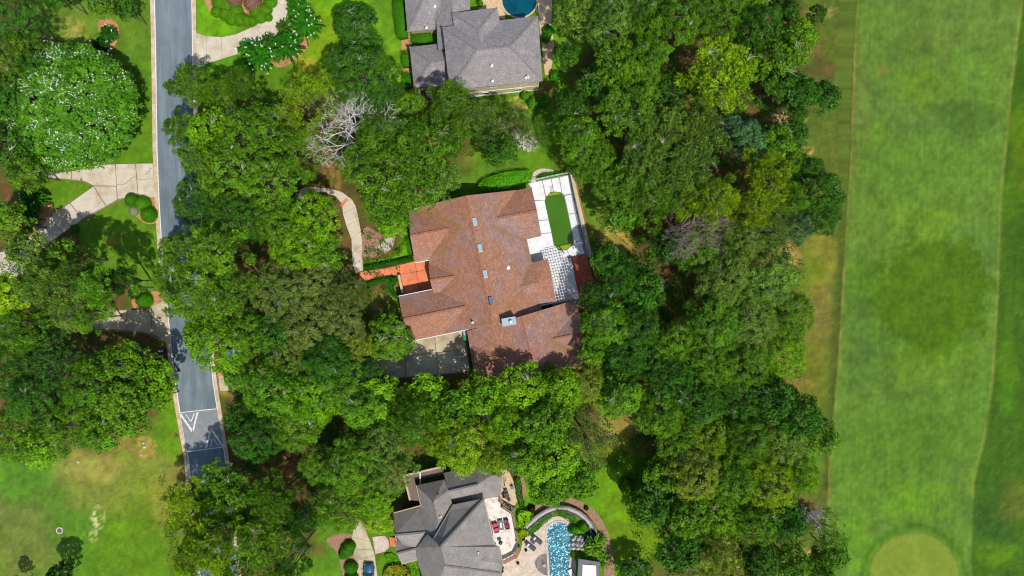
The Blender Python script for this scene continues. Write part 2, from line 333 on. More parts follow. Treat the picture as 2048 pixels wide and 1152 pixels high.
def crown_parts(kind, Rr, Ht, seed):
    """lobes -> clumps -> leaves. returns dict of meshes; crown of radius Rr, top at Ht, trunk foot at origin"""
    rs = np.random.RandomState(seed); K = dict(
        oak=dict(nl=20, lr=(.24, .38), clump=(.5, .95), dens=1.25, lpc=26, leaf=(.38, .22), flat=.6, base=.38, jag=.14, up=.7, drop=.32, tint=.42),
        fine=dict(nl=26, lr=(.20, .32), clump=(.45, .8), dens=1.2, lpc=30, leaf=(.30, .17), flat=.6, base=.4, jag=.18, up=.65, drop=.34, tint=.46),
        pine=dict(nl=24, lr=(.15, .26), clump=(.40, .85), dens=1.0, lpc=46, leaf=(.44, .13), flat=.5, base=.45, jag=.30, up=.5, drop=.32, tint=.3),
        broad=dict(nl=17, lr=(.24, .40), clump=(.5, .9), dens=1.2, lpc=22, leaf=(.46, .30), flat=.55, base=.38, jag=.22, up=.65, drop=.4, tint=.4),
        dense=dict(nl=10, lr=(.38, .55), clump=(.4, .65), dens=1.6, lpc=22, leaf=(.40, .20), flat=.6, base=.3, jag=.04, up=.7, drop=.45, tint=.42),
        sparse=dict(nl=12, lr=(.15, .25), clump=(.4, .75), dens=1.1, lpc=30, leaf=(.38, .10), flat=.6, base=.45, jag=.3, up=.5, drop=.25, tint=.25),
    )[kind]
    if kind == 'dense' and Rr > 8: K['nl'] = 70; K['lr'] = (.12, .19); K['drop'] = .3; K['leaf'] = (.42, .22)
    hb = Ht*K['base']; lobes = []
    nl = K['nl']; golden = 2.39996
    for i in range(nl):
        f = math.sqrt((i+.4)/nl); an = i*golden+rs.uniform(-.35, .35); lr = Rr*rs.uniform(*K['lr'])
        d = f*(Rr-lr*.8)*(1+rs.uniform(-K['jag'], K['jag']*.6)); d = max(0, d)
        top = Ht-(Ht-hb)*K['drop']*2.0*(d/Rr)**2*rs.uniform(.7, 1.3)-rs.uniform(0, .08)*Ht
        lz = lr*rs.uniform(.65, .9); lobes.append((d*math.cos(an), d*math.sin(an), top-lz, lr, lz))
    if kind == 'dense' and Rr > 8: lobes.append((0, 0, Ht-5.2, Rr*.93, 4.5)); nl += 1
    L = np.array(lobes); Cc = []; Nn = []; Tt = []; Tn = []; anchors = []
    for i, (x, y, z, lr, lz) in enumerate(lobes):
        cr_m = np.mean(K['clump']); area = 2*math.pi*lr*lr*1.15; nc = int(area/(math.pi*cr_m**2)*K['dens'])+2
        d = unit(rs.normal(size=(nc*2, 3))); d = d[d[:, 2] > -.25][:nc]
        pts = np.array([x, y, z])+d*np.array([lr, lr, lz])*rs.uniform(.88, 1.08, size=(len(d), 1))
        # drop clumps buried in other lobes
        keep = np.ones(len(pts), bool)
        for j in range(nl):
            if j != i:
                q = (pts-L[j, :3])/np.array([L[j, 3], L[j, 3], L[j, 4]]); keep &= (q**2).sum(1) > .55
        lt = rs.uniform(-.12, .12)
        for p, dd in zip(pts[keep], d[keep]):
            cr = rs.uniform(*K['clump']); m = int(K['lpc']*(cr/cr_m)**2); ct = rs.uniform(-.28, .28)+lt
            o = unit(rs.normal(size=(m, 3))); o[:, 2] = np.abs(o[:, 2])*.9-.15; rad = rs.uniform(.35, 1, (m, 1))**.5
            if kind in ('pine', 'sparse'):
                c = p+o*cr*rad*np.array([1, 1, K['flat']]); t = unit(o+rs.normal(size=(m, 3))*.35)
                nn = unit(np.cross(t, rs.normal(size=(m, 3)))); nn[nn[:, 2] < 0] *= -1; Tn.append(t)
            else:
                c = p+o*cr*rad*np.array([1, 1, K['flat']]); nn = unit(o*.7+dd*.4+np.array([0, 0, K['up']])+rs.normal(size=(m, 3))*.55)
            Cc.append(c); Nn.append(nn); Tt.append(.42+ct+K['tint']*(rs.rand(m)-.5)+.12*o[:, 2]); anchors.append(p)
    C = np.vstack(Cc); N = np.vstack(Nn); T = np.clip(np.concatenate(Tt), 0, 1); n = len(C)
    Ls = K['leaf'][0]*rs.uniform(.7, 1.3, n); Ws = K['leaf'][1]*rs.uniform(.7, 1.3, n)
    if kind in ('pine', 'sparse'): crown = leafmesh_t('crown_'+kind, C, N, np.vstack(Tn), Ls, Ws, T)
    else: crown = leafmesh('crown_'+kind, C, N, Ls, Ws, T, rs)
    # trunk and limbs
    tb = MB(); tr = max(.18, Rr*.045); fork = Vector((0, 0, hb*.9)); tb.tube((0, 0, 0), (0, 0, .6), tr*1.5, tr, 8); tb.tube((0, 0, .6), fork, tr, tr*.8, 8)
    for (x, y, z, lr, lz) in lobes:
        m1 = Vector((x*.45+rs.uniform(-.3, .3), y*.45+rs.uniform(-.3, .3), hb+(z-hb)*.55)); e = Vector((x, y, z))
        tb.tube(fork, m1, tr*.45, tr*.3, 5); tb.tube(m1, e, tr*.3, tr*.14, 4)
        for k in range(4):
            dd = unit(rs.normal(size=3)); dd[2] = abs(dd[2]); tb.tube(e, e+Vector(dd*np.array([lr, lr, lz])*.95), tr*.14, .015, 3)
    tw = MB(); A = np.array(anchors); A0 = A; A = A[np.hypot(A[:, 0], A[:, 1]) < Rr*.72]; nt_ = int(len(A)*.026)                  # bare grey twigs that break through the crown
    for p in A[rs.choice(len(A), nt_, replace=False)]:
        q = Vector(p)+Vector((0, 0, .25)); a0 = rs.uniform(0, 6.28)
        for k in range(rs.randint(3, 8)):
            a = a0+rs.uniform(-.8, .8); l = rs.uniform(.7, 2.0); m_ = q+Vector((math.cos(a)*l*.5, math.sin(a)*l*.5, .15+rs.uniform(0, .2)))
            a2 = a+rs.uniform(-.6, .6); e = m_+Vector((math.cos(a2)*l*.5, math.sin(a2)*l*.5, rs.uniform(0, .2)))
            tw.tube(q, m_, .03, .024, 3); tw.tube(m_, e, .024, .008, 3)
    return dict(crown=crown, trunk=tb.mesh('trunk'), twigs=tw.mesh('bare_twigs'), R=Rr, H=Ht, anchors=A0)
def branchy(seed, Rr, Ht, depth=6, up=.35, spread=.75, lean=(0, 0)):          # leafless tree
    rs = np.random.RandomState(seed); tb = MB(); tips = []
    def rec(p, d, l, r, k):
        q = p+d*l*.5; d2 = unit(d+rs.normal(size=3)*.16); e = q+d2*l*.5; n_ = 6 if k > 4 else (4 if k > 2 else 3)
        tb.tube(p, q, r, r*.88, n_); tb.tube(q, e, r*.88, r*.74, n_)
        if k == 0: return
        for i in range(rs.randint(2, 4)):
            dn = unit(d2+rs.normal(size=3)*spread); dn[2] = dn[2]*.7+up*.18; dn = unit(dn)
            rec(e, dn, l*rs.uniform(.68, .88), max(.016, r*.66), k-1)
    rec(np.array([0, 0, 0.]), unit(np.array([lean[0]*.3, lean[1]*.3, 1.])), Ht*.42, .2, 0)
    for i in range(6):
        a = i*6.28/6+rs.uniform(-.3, .3); d = unit(np.array([math.cos(a)+lean[0], math.sin(a)+lean[1], up+.5]))
        rec(np.array([lean[0]*.12*Ht*.42, lean[1]*.12*Ht*.42, Ht*.42-.3*i/6]), d, Rr*.27, .11, depth-1)
    return tb.mesh('branches')
# ================================================================ TERRAIN
FL = [(1714, -400), (1712, 0), (1704, 150), (1697, 350), (1684, 550), (1672, 760), (1662, 850), (1655, 960), (1650, 1060), (1652, 1152), (1655, 1600)]
FR = [(2060, -400), (2043, 0), (2021, 180), (2000, 400), (1994, 580), (1984, 760), (1966, 880), (1946, 960), (1941, 1060), (1941, 1152), (1945, 1600)]
def edge(E, py): return np.interp(py, [p[1] for p in E], [p[0] for p in E])
BL = [  # (px, py, rx, ry, softness, colour, strength)   differences in the grass and soil themselves
 (80, 1000, 140, 110, .8, (84, 138, 44), .8), (40, 1080, 90, 90, .7, (118, 122, 70), .6), (250, 960, 130, 70, .6, (142, 146, 70), .65), (190, 930, 60, 30, .7, (178, 160, 100), .4),
 (285, 892, 26, 24, .5, (190, 142, 96), .8), (235, 880, 30, 20, .6, (180, 155, 90), .6), (195, 1032, 15, 26, .25, (222, 216, 188), .95), (185, 1068, 8, 14, .3, (215, 205, 170), .7), (190, 1075, 7, 7, .4, (218, 190, 150), .7),
 (300, 1060, 110, 90, .8, (96, 142, 22), .7), (120, 1020, 30, 60, .8, (90, 130, 40), .4), (330, 1010, 40, 60, .7, (150, 145, 70), .5), (345, 860, 20, 60, .7, (98, 150, 16), .6), (352, 870, 5, 5, .4, (96, 66, 50), .9),
 (140, 40, 90, 60, .7, (112, 136, 58), .5), (145, 58, 30, 24, .5, (180, 168, 96), .6), (270, 60, 40, 60, .8, (96, 130, 40), .6), (255, 170, 40, 90, .8, (74, 120, 34), .5),
 (430, 50, 40, 60, .8, (110, 180, 14), .7), (470, 115, 110, 35, .8, (80, 158, 20), .6), (640, 100, 60, 90, .8, (126, 166, 22), .75), (690, 20, 60, 40, .8, (120, 190, 20), .7), (560, 170, 80, 40, .8, (84, 130, 24), .7), (780, 150, 30, 80, .8, (118, 176, 24), .7), (615, 130, 18, 14, .6, (190, 180, 70), .6),
 (250, 470, 50, 60, .8, (104, 156, 32), .6), (225, 480, 14, 10, .6, (190, 150, 96), .5), (120, 385, 50, 25, .8, (92, 140, 22), .4),
 (650, 345, 34, 40, .5, (150, 118, 60), .85), (940, 350, 60, 30, .8, (84, 130, 36), .6), (935, 322, 16, 12, .8, (150, 140, 70), .3), (1010, 330, 40, 20, .6, (80, 130, 36), .6), (1040, 208, 26, 14, .4, (226, 190, 130), .8), (1085, 190, 20, 30, .6, (150, 110, 70), .6), (1120, 100, 30, 30, .7, (96, 150, 26), .8),
 (860, 400, 34, 9, .4, (214, 138, 92), .85), (830, 408, 20, 8, .4, (205, 130, 90), .6), (770, 600, 30, 40, .6, (130, 140, 60), .6), (755, 605, 16, 22, .5, (190, 150, 110), .6), (790, 620, 14, 30, .7, (110, 160, 30), .7),
 (1200, 440, 40, 60, .7, (124, 150, 50), .8), (1230, 480, 36, 36, .6, (178, 168, 82), .8), (1180, 400, 20, 40, .7, (90, 150, 30), .7),
 (1195, 600, 40, 50, .5, (140, 80, 60), .8),
 (460, 770, 30, 24, .6, (168, 160, 62), .8), (570, 935, 40, 24, .4, (168, 108, 78), .9), (520, 945, 24, 14, .5, (176, 112, 80), .8), (800, 890, 30, 20, .6, (180, 150, 100), .6), (850, 740, 40, 14, .6, (170, 140, 120), .5),
 (1080, 985, 50, 30, .8, (98, 156, 20), .8), (1230, 950, 60, 80, .9, (104, 160, 14), .95), (1280, 1060, 60, 90, .8, (104, 150, 14), .95), (1240, 860, 40, 40, .6, (180, 170, 90), .6), (1290, 880, 30, 40, .7, (100, 90, 60), .4),
 (1640, 20, 30, 14, .5, (200, 170, 120), .5), (1560, 230, 24, 18, .45, (222, 196, 146), .85), (1605, 238, 9, 7, .4, (226, 200, 150), .8), (1610, 303, 16, 10, .4, (216, 180, 120), .8), (1545, 275, 10, 10, .5, (180, 150, 110), .6),
 (1640, 520, 40, 70, .8, (140, 140, 52), .7), (1570, 510, 30, 30, .6, (188, 162, 98), .75), (1620, 560, 30, 50, .8, (96, 140, 20), .5), (1640, 640, 30, 70, .7, (134, 122, 66), .6), (1610, 740, 50, 60, .7, (118, 130, 36), .6),
 (1570, 770, 60, 20, .6, (160, 130, 80), .6), (1620, 800, 30, 30, .7, (110, 120, 40), .6), (1645, 350, 30, 60, .8, (92, 104, 36), .6), (1600, 900, 60, 60, .7, (90, 150, 40), .5), (1600, 1030, 40, 40, .6, (120, 110, 60), .6), (1605, 1120, 20, 24, .4, (205, 170, 110), .8),
 (1535, 650, 14, 14, .4, (205, 175, 130), .7), (1512, 680, 10, 8, .3, (190, 190, 185), .8),
]
FB = [  # fairway
 (1830, 240, 120, 130, 1.00, (78, 130, 62), 0.51), (1850, 90, 60, 50, 0.80, (79, 117, 40), 0.55), (1840, 175, 45, 40, 0.70, (92, 146, 31), 0.68), (1935, 150, 50, 45, 0.70, (89, 151, 53), 0.59), (1900, 170, 30, 40, 0.80, (79, 131, 33), 0.51),
 (1930, 235, 60, 36, 0.80, (63, 114, 40), 0.72), (1745, 270, 25, 22, 0.80, (94, 144, 38), 0.68), (1765, 140, 16, 12, 0.90, (114, 134, 46), 0.68), (1985, 185, 16, 13, 0.80, (92, 140, 40), 0.59),
 (1850, 330, 120, 60, 1.00, (83, 146, 40), 0.59), (1730, 430, 60, 70, 1.00, (89, 122, 51), 0.51), (1770, 420, 80, 60, 1.00, (85, 150, 44), 0.42), (1860, 440, 60, 30, 0.90, (95, 153, 28), 0.59), (1960, 500, 40, 60, 1.00, (75, 131, 60), 0.51),
 (1855, 595, 118, 118, .22, (66, 118, 8), .85), (1850, 560, 80, 60, 1.00, (78, 133, 28), 0.51), (1720, 640, 40, 110, 1.00, (70, 122, 47), 0.59), (1950, 720, 40, 60, 1.00, (81, 138, 36), 0.51), (1750, 720, 60, 50, 1.00, (70, 124, 51), 0.59),
 (1850, 730, 60, 40, 1.00, (92, 151, 28), 0.51), (1700, 220, 40, 140, 1.00, (96, 127, 62), 0.51), (1720, 560, 30, 40, 0.90, (78, 143, 31), 0.59), (1880, 850, 120, 70, 1.00, (76, 138, 38), 0.51), (1800, 900, 120, 60, 1.00, (73, 133, 34), 0.68),
 (1830, 1000, 90, 40, 0.90, (89, 160, 28), 0.68), (1700, 960, 40, 50, 1.00, (86, 153, 40), 0.51), (1980, 800, 40, 40, 0.80, (82, 153, 54), 0.51), (1710, 1090, 40, 60, 0.90, (92, 164, 33), 0.68), (1930, 1020, 40, 30, 1.00, (73, 130, 51), 0.51),
 (1900, 20, 160, 60, 1.00, (89, 138, 62), 0.51), (1950, 60, 90, 50, 1.00, (95, 137, 63), 0.42)]
def blend(c, px, py, B, wx, wy):
    bn = fbm(px/6, py/6, 55, 4)
    for (x, y, rx, ry, sft, cc, st) in B:
        d = np.sqrt(((px+wx*rx*.5-x)/rx)**2+((py+wy*ry*.5-y)/ry)**2)
        f = np.clip((1+sft*.5-d)/max(sft, .05), 0, 1); f = f*f*(3-2*f)*st*(np.clip((bn-.40)*6, 0, 1) if sft <= .5 and rx < 90 else 1.0); f = f[..., None]; c = c*(1-f)+np.array(cc, float)*f
    return c
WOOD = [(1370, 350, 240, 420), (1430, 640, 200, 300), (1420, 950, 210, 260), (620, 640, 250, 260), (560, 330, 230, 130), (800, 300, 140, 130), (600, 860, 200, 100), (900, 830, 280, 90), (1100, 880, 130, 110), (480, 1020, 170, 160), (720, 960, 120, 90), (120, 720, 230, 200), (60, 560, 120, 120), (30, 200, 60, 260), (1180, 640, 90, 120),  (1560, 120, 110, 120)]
def colour(px, py):
    wx = (fbm(px/38, py/38, 11)-.5)*2; wy = (fbm(px/38, py/38, 23)-.5)*2; n = fbm(px/60, py/60, 5)[..., None]; n2 = fbm(px/14, py/14, 9, 3)[..., None]
    c = np.array((82., 134, 26))*(1-n)+np.array((98., 148, 30))*n
    wx2 = (fbm(px/13, py/13, 61)-.5)*1.0; wy2 = (fbm(px/13, py/13, 63)-.5)*1.0
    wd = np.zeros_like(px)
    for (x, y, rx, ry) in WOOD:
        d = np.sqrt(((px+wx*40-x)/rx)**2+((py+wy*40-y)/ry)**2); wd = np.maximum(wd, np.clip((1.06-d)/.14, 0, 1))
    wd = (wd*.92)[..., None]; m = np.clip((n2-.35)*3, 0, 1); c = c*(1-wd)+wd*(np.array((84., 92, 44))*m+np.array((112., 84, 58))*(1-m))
    l = edge(FL, py); r = edge(FR, py)
    q = np.clip((px-(l-150))/60+wx*.6, 0, 1)[..., None]*(1-wd[..., :1]*.7); st = fbm(px/7, py/50, 3)[..., None]
    c = c*(1-q)+q*(np.array((96., 118, 44))*st+np.array((76., 104, 34))*(1-st))                       # mown rough beside the fairway
    c = blend(c, px, py, BL, wx, wy)
    e = 1.4*wx; k = np.clip((px+e-(l-16))/14, 0, 1)[..., None]; c = c*(1-k)+k*np.array((72., 94, 30))
    f = np.clip((px+e-l)/1.5, 0, 1)[..., None]; sw = fbm(px/10+py/40, py/40, 31)[..., None]
    fc = blend(np.array((78., 134, 44))*(1-sw)+np.array((90., 146, 58))*sw, px, py, FB, wx*1.1+wx2, wy*1.1+wy2)
    fc = fc*np.array([1.03, .92, .84]); dk_ = np.clip(1.25-np.sqrt(((px-1855)/118)**2+((py-595)/118)**2), 0, .25)[..., None]*4; fc = fc*dk_+(1-dk_)*(fc*.86+.14*np.array((106., 138, 74))); c = c*(1-f)+f*fc
    g = (np.clip(1-np.abs(px-(l+4)+e*2)/4.5, 0, 1)*(.35+.6*(fbm(px/9, py/40, 77)>.5))*(py < 1010))[..., None]; c = c*(1-g)+g*np.array((134., 122, 62))
    o = np.clip((px+e-r)/1.5, 0, 1)[..., None]; s3 = vnoise(px/4, py/80, 41)[..., None]
    oc = blend(np.array((56., 98, 16))*s3+np.array((66., 110, 22))*(1-s3), px, py, [(2035, 260, 20, 50, .7, (88, 128, 10), .8), (2005, 400, 20, 40, .6, (80, 130, 16), .7), (2000, 500, 14, 20, .6, (76, 128, 16), .7), (2040, 330, 20, 60, .7, (86, 120, 8), .6), (2015, 720, 20, 60, .7, (80, 126, 14), .7), (2010, 800, 20, 30, .6, (74, 132, 20), .6), (1990, 1100, 40, 30, .6, (92, 140, 14), .7), (1990, 1030, 50, 60, .7, (50, 92, 34), .6), (2030, 1000, 30, 40, .7, (104, 112, 44), .6)], wx, wy)
    c = c*(1-o)+o*oc
    g = (np.clip(1-np.abs(px-r+e)/2.4, 0, 1)*.75*(py < 1000))[..., None]; c = c*(1-g)+g*np.array((130., 138, 62))
    d = np.sqrt(((px-1828)/92)**2+((py-1156)/92)**2)                                                # collar round the putting green
    f = np.clip(1-np.abs(d-1.12+wx*.03)/.11, 0, 1)[..., None]*.75; c = c*(1-f)+f*np.array((64., 116, 16))
    f = np.clip((1.0-d)/.05, 0, 1)[..., None]; c = c*(1-f)+f*(np.array((112., 142, 44))*(1-n2)+np.array((130., 156, 60))*n2)
    c = c*.97+.03*c.mean(-1, keepdims=True)
    n9 = (fbm(px/7, py/7, 91, 3)[..., None]-.5)*.34+(fbm(px/24, py/24, 93, 3)[..., None]-.5)*.24; c = c*(1+n9*(1-f*.6))
    l_ = c/255; l_ = np.where(l_ <= .04045, l_/12.92, ((l_+.055)/1.055)**2.4)/1.36*np.array([1.08, .95, .75])
    return l_
def sheet(name, X, Y, z, m, zfun=None):       # coloured grid; X, Y 2-d world arrays
    ny, nx = X.shape; Z = np.full(X.shape, z)
    px = X/S+1024; py = 576-Y/S; c = colour(px, py)
    co = np.stack([X, Y, Z], -1).reshape(-1, 3); idx = np.arange(nx*ny).reshape(ny, nx)
    q = np.stack([idx[:-1, :-1], idx[:-1, 1:], idx[1:, 1:], idx[1:, :-1]], -1).reshape(-1, 4); me = bpy.data.meshes.new(name)
    me.vertices.add(len(co)); me.vertices.foreach_set('co', co.astype(np.float32).ravel())
    me.loops.add(q.size); me.loops.foreach_set('vertex_index', q.ravel().astype(np.int32))
    me.polygons.add(len(q)); me.polygons.foreach_set('loop_start', (np.arange(len(q))*4).astype(np.int32))
    at = me.attributes.new('Col', 'FLOAT_COLOR', 'POINT')
    at.data.foreach_set('color', np.concatenate([c.reshape(-1, 3), np.ones((len(co), 1))], 1).astype(np.float32).ravel())
    me.update(calc_edges=True); return tag(link(name, me, None, m), kind='structure')
ML['ground'] = attrmat('lawn_and_soil')
ML['fair'] = attrmat('fairway_turf', fine=.12, fs=5.5, bmp=.3, streak=[(.7, R(6), .94, 1.05), (2.4, R(-50), .97, 1.10), (2.0, R(-34), .97, 1.08)])
ML['green'] = attrmat('green_turf', fine=.04, fs=1.0, bmp=.1, streak=[(1.2, R(10), .97, 1.03)])
xs = np.concatenate([[-700, -300], np.arange(-96, 57, .36), [70, 95, 130, 300, 700]]); ys = np.concatenate([[-700, -250], np.arange(-56, 56, .36), [250, 700]])
X, Y = np.meshgrid(xs, ys[::-1]); X = X[::-1]; Y = Y[::-1]
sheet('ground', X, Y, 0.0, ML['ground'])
yv = np.arange(1500, -300, -4.5); t_ = np.linspace(0, 1, 110)
FX = np.array([edge(FL, y)+(edge(FR, y)-edge(FL, y))*t_ for y in yv]); FY = np.repeat(yv[:, None], 110, 1)
sheet('fairway', (FX-1024)*S, (576-FY)*S, .02, ML['fair'])
t2 = np.linspace(0, 1, 40); yv2 = np.arange(1500, -300, -6)
RX = np.array([edge(FR, y)+(260)*t2 for y in yv2]); RY = np.repeat(yv2[:, None], 40, 1)
sheet('rough', (RX-1024)*S, (576-RY)*S, .012, ML['ground'])
pg = MB(); cen = G(1828, 1156)
gp = [(cen.x+92*S*math.cos(a)*(1+.015*math.sin(3*a)), cen.y+92*S*math.sin(a)) for a in np.linspace(0, 2*math.pi, 96, endpoint=False)]
gr = 24; ax = []; 
GX = np.array([[cen.x+92*S*r_*math.cos(a) for a in np.linspace(0, 2*math.pi, 73)] for r_ in np.linspace(.001, 1.0, gr)]); GY = np.array([[cen.y+92*S*r_*math.sin(a) for a in np.linspace(0, 2*math.pi, 73)] for r_ in np.linspace(.001, 1.0, gr)])
sheet('putting_green', GX[:, ::-1], GY[:, ::-1], .04, ML['green'])
# ---------------------------------------------------------------- street
SL = [(300, -400), (306, -80), (308, 0), (311, 150), (313, 300), (317, 400), (323, 500), (331, 590), (341, 690), (350, 768), (359, 825), (376, 920), (397, 1130), (400, 1170), (425, 1500)]
SR = [(375, -400), (382, -80), (385, 0), (387, 150), (391, 300), (396, 400), (402, 500), (409, 590), (419, 690), (428, 768), (436, 820), (450, 905), (474, 1130), (477, 1170), (500, 1500)]
st = ribbon(SL, SR, -.1, .03, 'street', ML['asphalt'], kind='structure')
SLO = [(a-7, b) for a, b in SL]; SRO = [(a+7, b) for a, b in SR]
# speed table, raised asphalt
def sx(py, f, z=0.0): return (edge(SL, py)*(1-f)+edge(SR, py)*f, py)
HY0, HY1 = (826, 818), (903, 893)
def hp(f, g):                                 # f across, g along the table
    ya = HY0[0]*(1-f)+HY0[1]*f; yb = HY1[0]*(1-f)+HY1[1]*f; y = ya*(1-g)+yb*g; x, _ = sx(y, f); return G(x, y)
mb = MB(); gs = [0, .12, .22, .78, .88, 1]; hs = [.034, .085, .11, .11, .085, .034]; o = []
for g_, h_ in zip(gs, hs):
    for f_ in (0.015, .985): p = hp(f_, g_); o.append((p.x, p.y, h_))
mb.add(o, [(2*i, 2*i+2, 2*i+3, 2*i+1) for i in range(5)]); hump = mb.build('speed_table', ML['hump'], st); hump['label'] = 'lighter raised asphalt speed table'
def hump_z(g_): return float(np.interp(g_, gs, hs))
def hline(f0, g0, f1, g1, wd, name='painted_line', n=6, wear=.12):       # worn painted stripe lying on the table
    rs = np.random.RandomState(int(f0*1000+g1*77)); m = MB(); o = []; a = hp(f0, g0); b = hp(f1, g1); d = (b-a).normalized(); s_ = Vector((-d.y, d.x, 0))
    n = max(3, int((b-a).length/.25))
    for i in range(n+1):
        t = i/n; p = a.lerp(b, t); z = hump_z(g0*(1-t)+g1*t)+.006; w0, w1 = wd*(.5-rs.rand()*wear), wd*(.5-rs.rand()*wear)
        o += [tuple(p+s_*w0+Vector((0, 0, z))), tuple(p-s_*w1+Vector((0, 0, z)))]
    m.add(o, [(2*i, 2*i+1, 2*i+3, 2*i+2) for i in range(n)])
    return m.build(name, ML['paint'], st)
hline(.03, -.01, .96, -.01, .16); hline(.03, 1.01, .98, 1.01, .16)
def paint_v(parts):
    for (f0, g0, f1, g1, wd) in parts: hline(f0, g0, f1, g1, wd, 'painted_arrow', wear=.22)
paint_v([(.02, .03, .255, .50, .42), (.47, .03, .265, .50, .42), (.16, .05, .26, .24, .18), (.38, .05, .27, .24, .22)])
paint_v([(.53, .98, .745, .50, .38), (.97, .98, .755, .50, .38), (.66, .96, .735, .76, .2), (.86, .96, .765, .76, .2)])
for side, A, Bp, f in (('left', SLO, SL, 0.0), ('right', SR, SRO, 1.0)):
    k = ribbon(A, Bp, -.1, .13, 'kerb', ML['kerb'], kind='structure'); k['label'] = 'tan concrete kerb along the %s side of the street' % side
gl = ribbon(SL, [(a+2.2, b) for a, b in SL], .0, .042, 'gutter_strip', ML['paint'], st)
ribbon([(a-2.0, b) for a, b in SR], SR, .0, .042, 'gutter_strip', ML['paint'], st)
# ---------------------------------------------------------------- paved areas made of separate slabs
def paved(name, label, base, slabs, m, z=.05, h=.04, gap=.022, bm_=None, nm='concrete_slab', lift=None):
    root = empty(name, G(slabs[0][0][0], slabs[0][0][1]), kind='structure'); root['label'] = label
    if base: MB().prism(P2(base), -.05, z, 0).build('joint_bed', bm_ or ML['joint'], root)
    rs = random.Random(len(slabs)*7+int(slabs[0][0][0]))
    for sl_ in slabs:
        MB().prism(inset(P2(sl_), gap), z-.02, z+h+rs.uniform(-.006, .006)).build(nm, m, root)
    return root
def strip_slabs(L_, R_):                       # quads between two polylines
    return [[L_[i], L_[i+1], R_[i+1], R_[i]] for i in range(len(L_)-1)]
# upper right driveway
dl = [(393, 66), (414, 72.5), (443, 74.5), (472, 69), (508, 53), (534, 30), (551, 6), (557, -30)]; dr = [(393, 137), (414, 128), (445, 118), (480, 107), (540, 88), (568, 50), (578, 14), (582, -30)]
paved('driveway', 'pale curved concrete driveway off the street at the top', [(392, 64)]+dl[1:]+dr[::-1][:-1]+[(392, 140)], strip_slabs(dl, dr), ML['concrete'])
# upper left driveway, forked
slabs = [[(272, 327.5), (306, 327), (310, 394), (300, 395), (277, 388)], [(232, 328.5), (271, 327.5), (276, 387), (262, 391), (247, 396.5), (236, 398), (234, 372)],
 [(203, 329.5), (231, 329), (233.5, 372), (187.5, 371), (176, 365), (166, 361), (160, 345), (172, 337)], [(144, 343), (171, 337.5), (160, 361), (144, 359)], [(96, 346), (143, 342), (143, 359), (97, 355)], [(60, 350), (95, 346), (96, 355), (62, 352.5)],
 [(188.5, 372.5), (233, 373), (235, 399), (213, 412), (200, 391)], [(187.5, 373), (199, 392), (212.5, 412.5), (166, 437), (141, 406)], [(140, 407), (165, 437.5), (154, 447), (127, 464), (98, 438), (115, 422)], [(97, 439), (126.5, 464.5), (108, 480), (90, 489), (66, 470)], [(65, 471), (89, 490), (60, 540), (20, 560), (0, 560), (0, 505), (30, 500)]]
paved('driveway', 'forked concrete driveway left of the street below the flowering tree', [(309, 326), (204, 328.5), (170, 336), (58, 348), (58, 353.5), (100, 356), (160, 362.5), (187, 373), (114, 421), (64, 470), (0, 504), (0, 562), (60, 542), (92, 490), (155, 448), (214, 413.5), (248, 397.5), (278, 391), (311, 396)], slabs, ML['concrete'])
# lower left driveway
slabs = [[(304, 612), (327, 602), (335, 686), (322, 676), (304, 668)], [(255, 620.5), (294, 620), (303, 613), (303, 668), (286, 664), (254, 660)], [(200, 621), (254, 620.5), (253, 660), (200, 658)], [(120, 622), (199, 621), (199, 658), (120, 656)]]
paved('driveway', 'shaded concrete driveway left of the street beside the single round bush', [(119, 621), (294, 618.5), (328, 600), (337, 689), (286, 666), (119, 658)], slabs, ML['concrete2'])
# driveway of the brown-roofed house (apron)
slabs = [[(812, 676), (868, 668), (872, 705), (812, 712)], [(869, 668), (926, 658), (931, 698), (873, 705)], [(812, 713), (872, 706), (876, 748), (812, 754)], [(873, 706), (931, 699), (941, 742), (877, 748)],
 [(735, 716), (811, 713), (811, 754), (735, 760)], [(640, 728), (734, 717), (734, 760), (640, 770)], [(545, 738), (639, 729), (639, 770), (545, 778)], [(436, 741), (544, 738), (544, 778), (440, 782)]]
paved('driveway', 'concrete driveway in tree shade below the brown-roofed house', [(811, 674), (927, 656), (942, 744), (811, 756), (640, 772), (437, 784), (434, 740), (640, 727), (811, 712)], slabs, ML['concrete2'])
# driveway of the lower house with the blue car
dl = [(712, 1040), (704, 1073), (706, 1100), (710, 1122), (716, 1160), (722, 1230)]; dr = [(722, 1040), (741, 1083), (746, 1098), (750, 1110), (756, 1160), (764, 1230)]
paved('driveway', 'stained concrete driveway under the blue car', [(711, 1038)]+dl[1:]+dr[::-1][:-1]+[(724, 1038)], strip_slabs(dl, dr), ML['concrete2'])
# front path of the brown-roofed house
pl = [(596, 392), (616, 383), (650, 385), (672, 393), (684, 408), (686, 428), (693, 452), (703, 478), (704, 505), (706, 532), (712, 546)]; pr = [(590, 385), (612, 374), (655, 376), (684, 384), (704, 399), (712, 413), (718, 440), (722, 462), (725, 488), (725, 515), (726, 541)]
paved('path', 'curved pale concrete path leading to the orange brick courtyard', pl+pr[::-1], strip_slabs(pl, pr), ML['concrete'], z=.04)
pl = smooth([(1063, 372), (1062, 358), (1066, 346), (1078, 338), (1092, 337), (1108, 340)], 2, False); pr = smooth([(1073, 370), (1071, 358), (1074, 352), (1082, 346), (1092, 345), (1106, 347)], 2, False)
paved('path', 'short curved path at the top corner of the green pool terrace', pl+pr[::-1], strip_slabs(pl, pr), ML['concrete'], z=.03, h=.04)
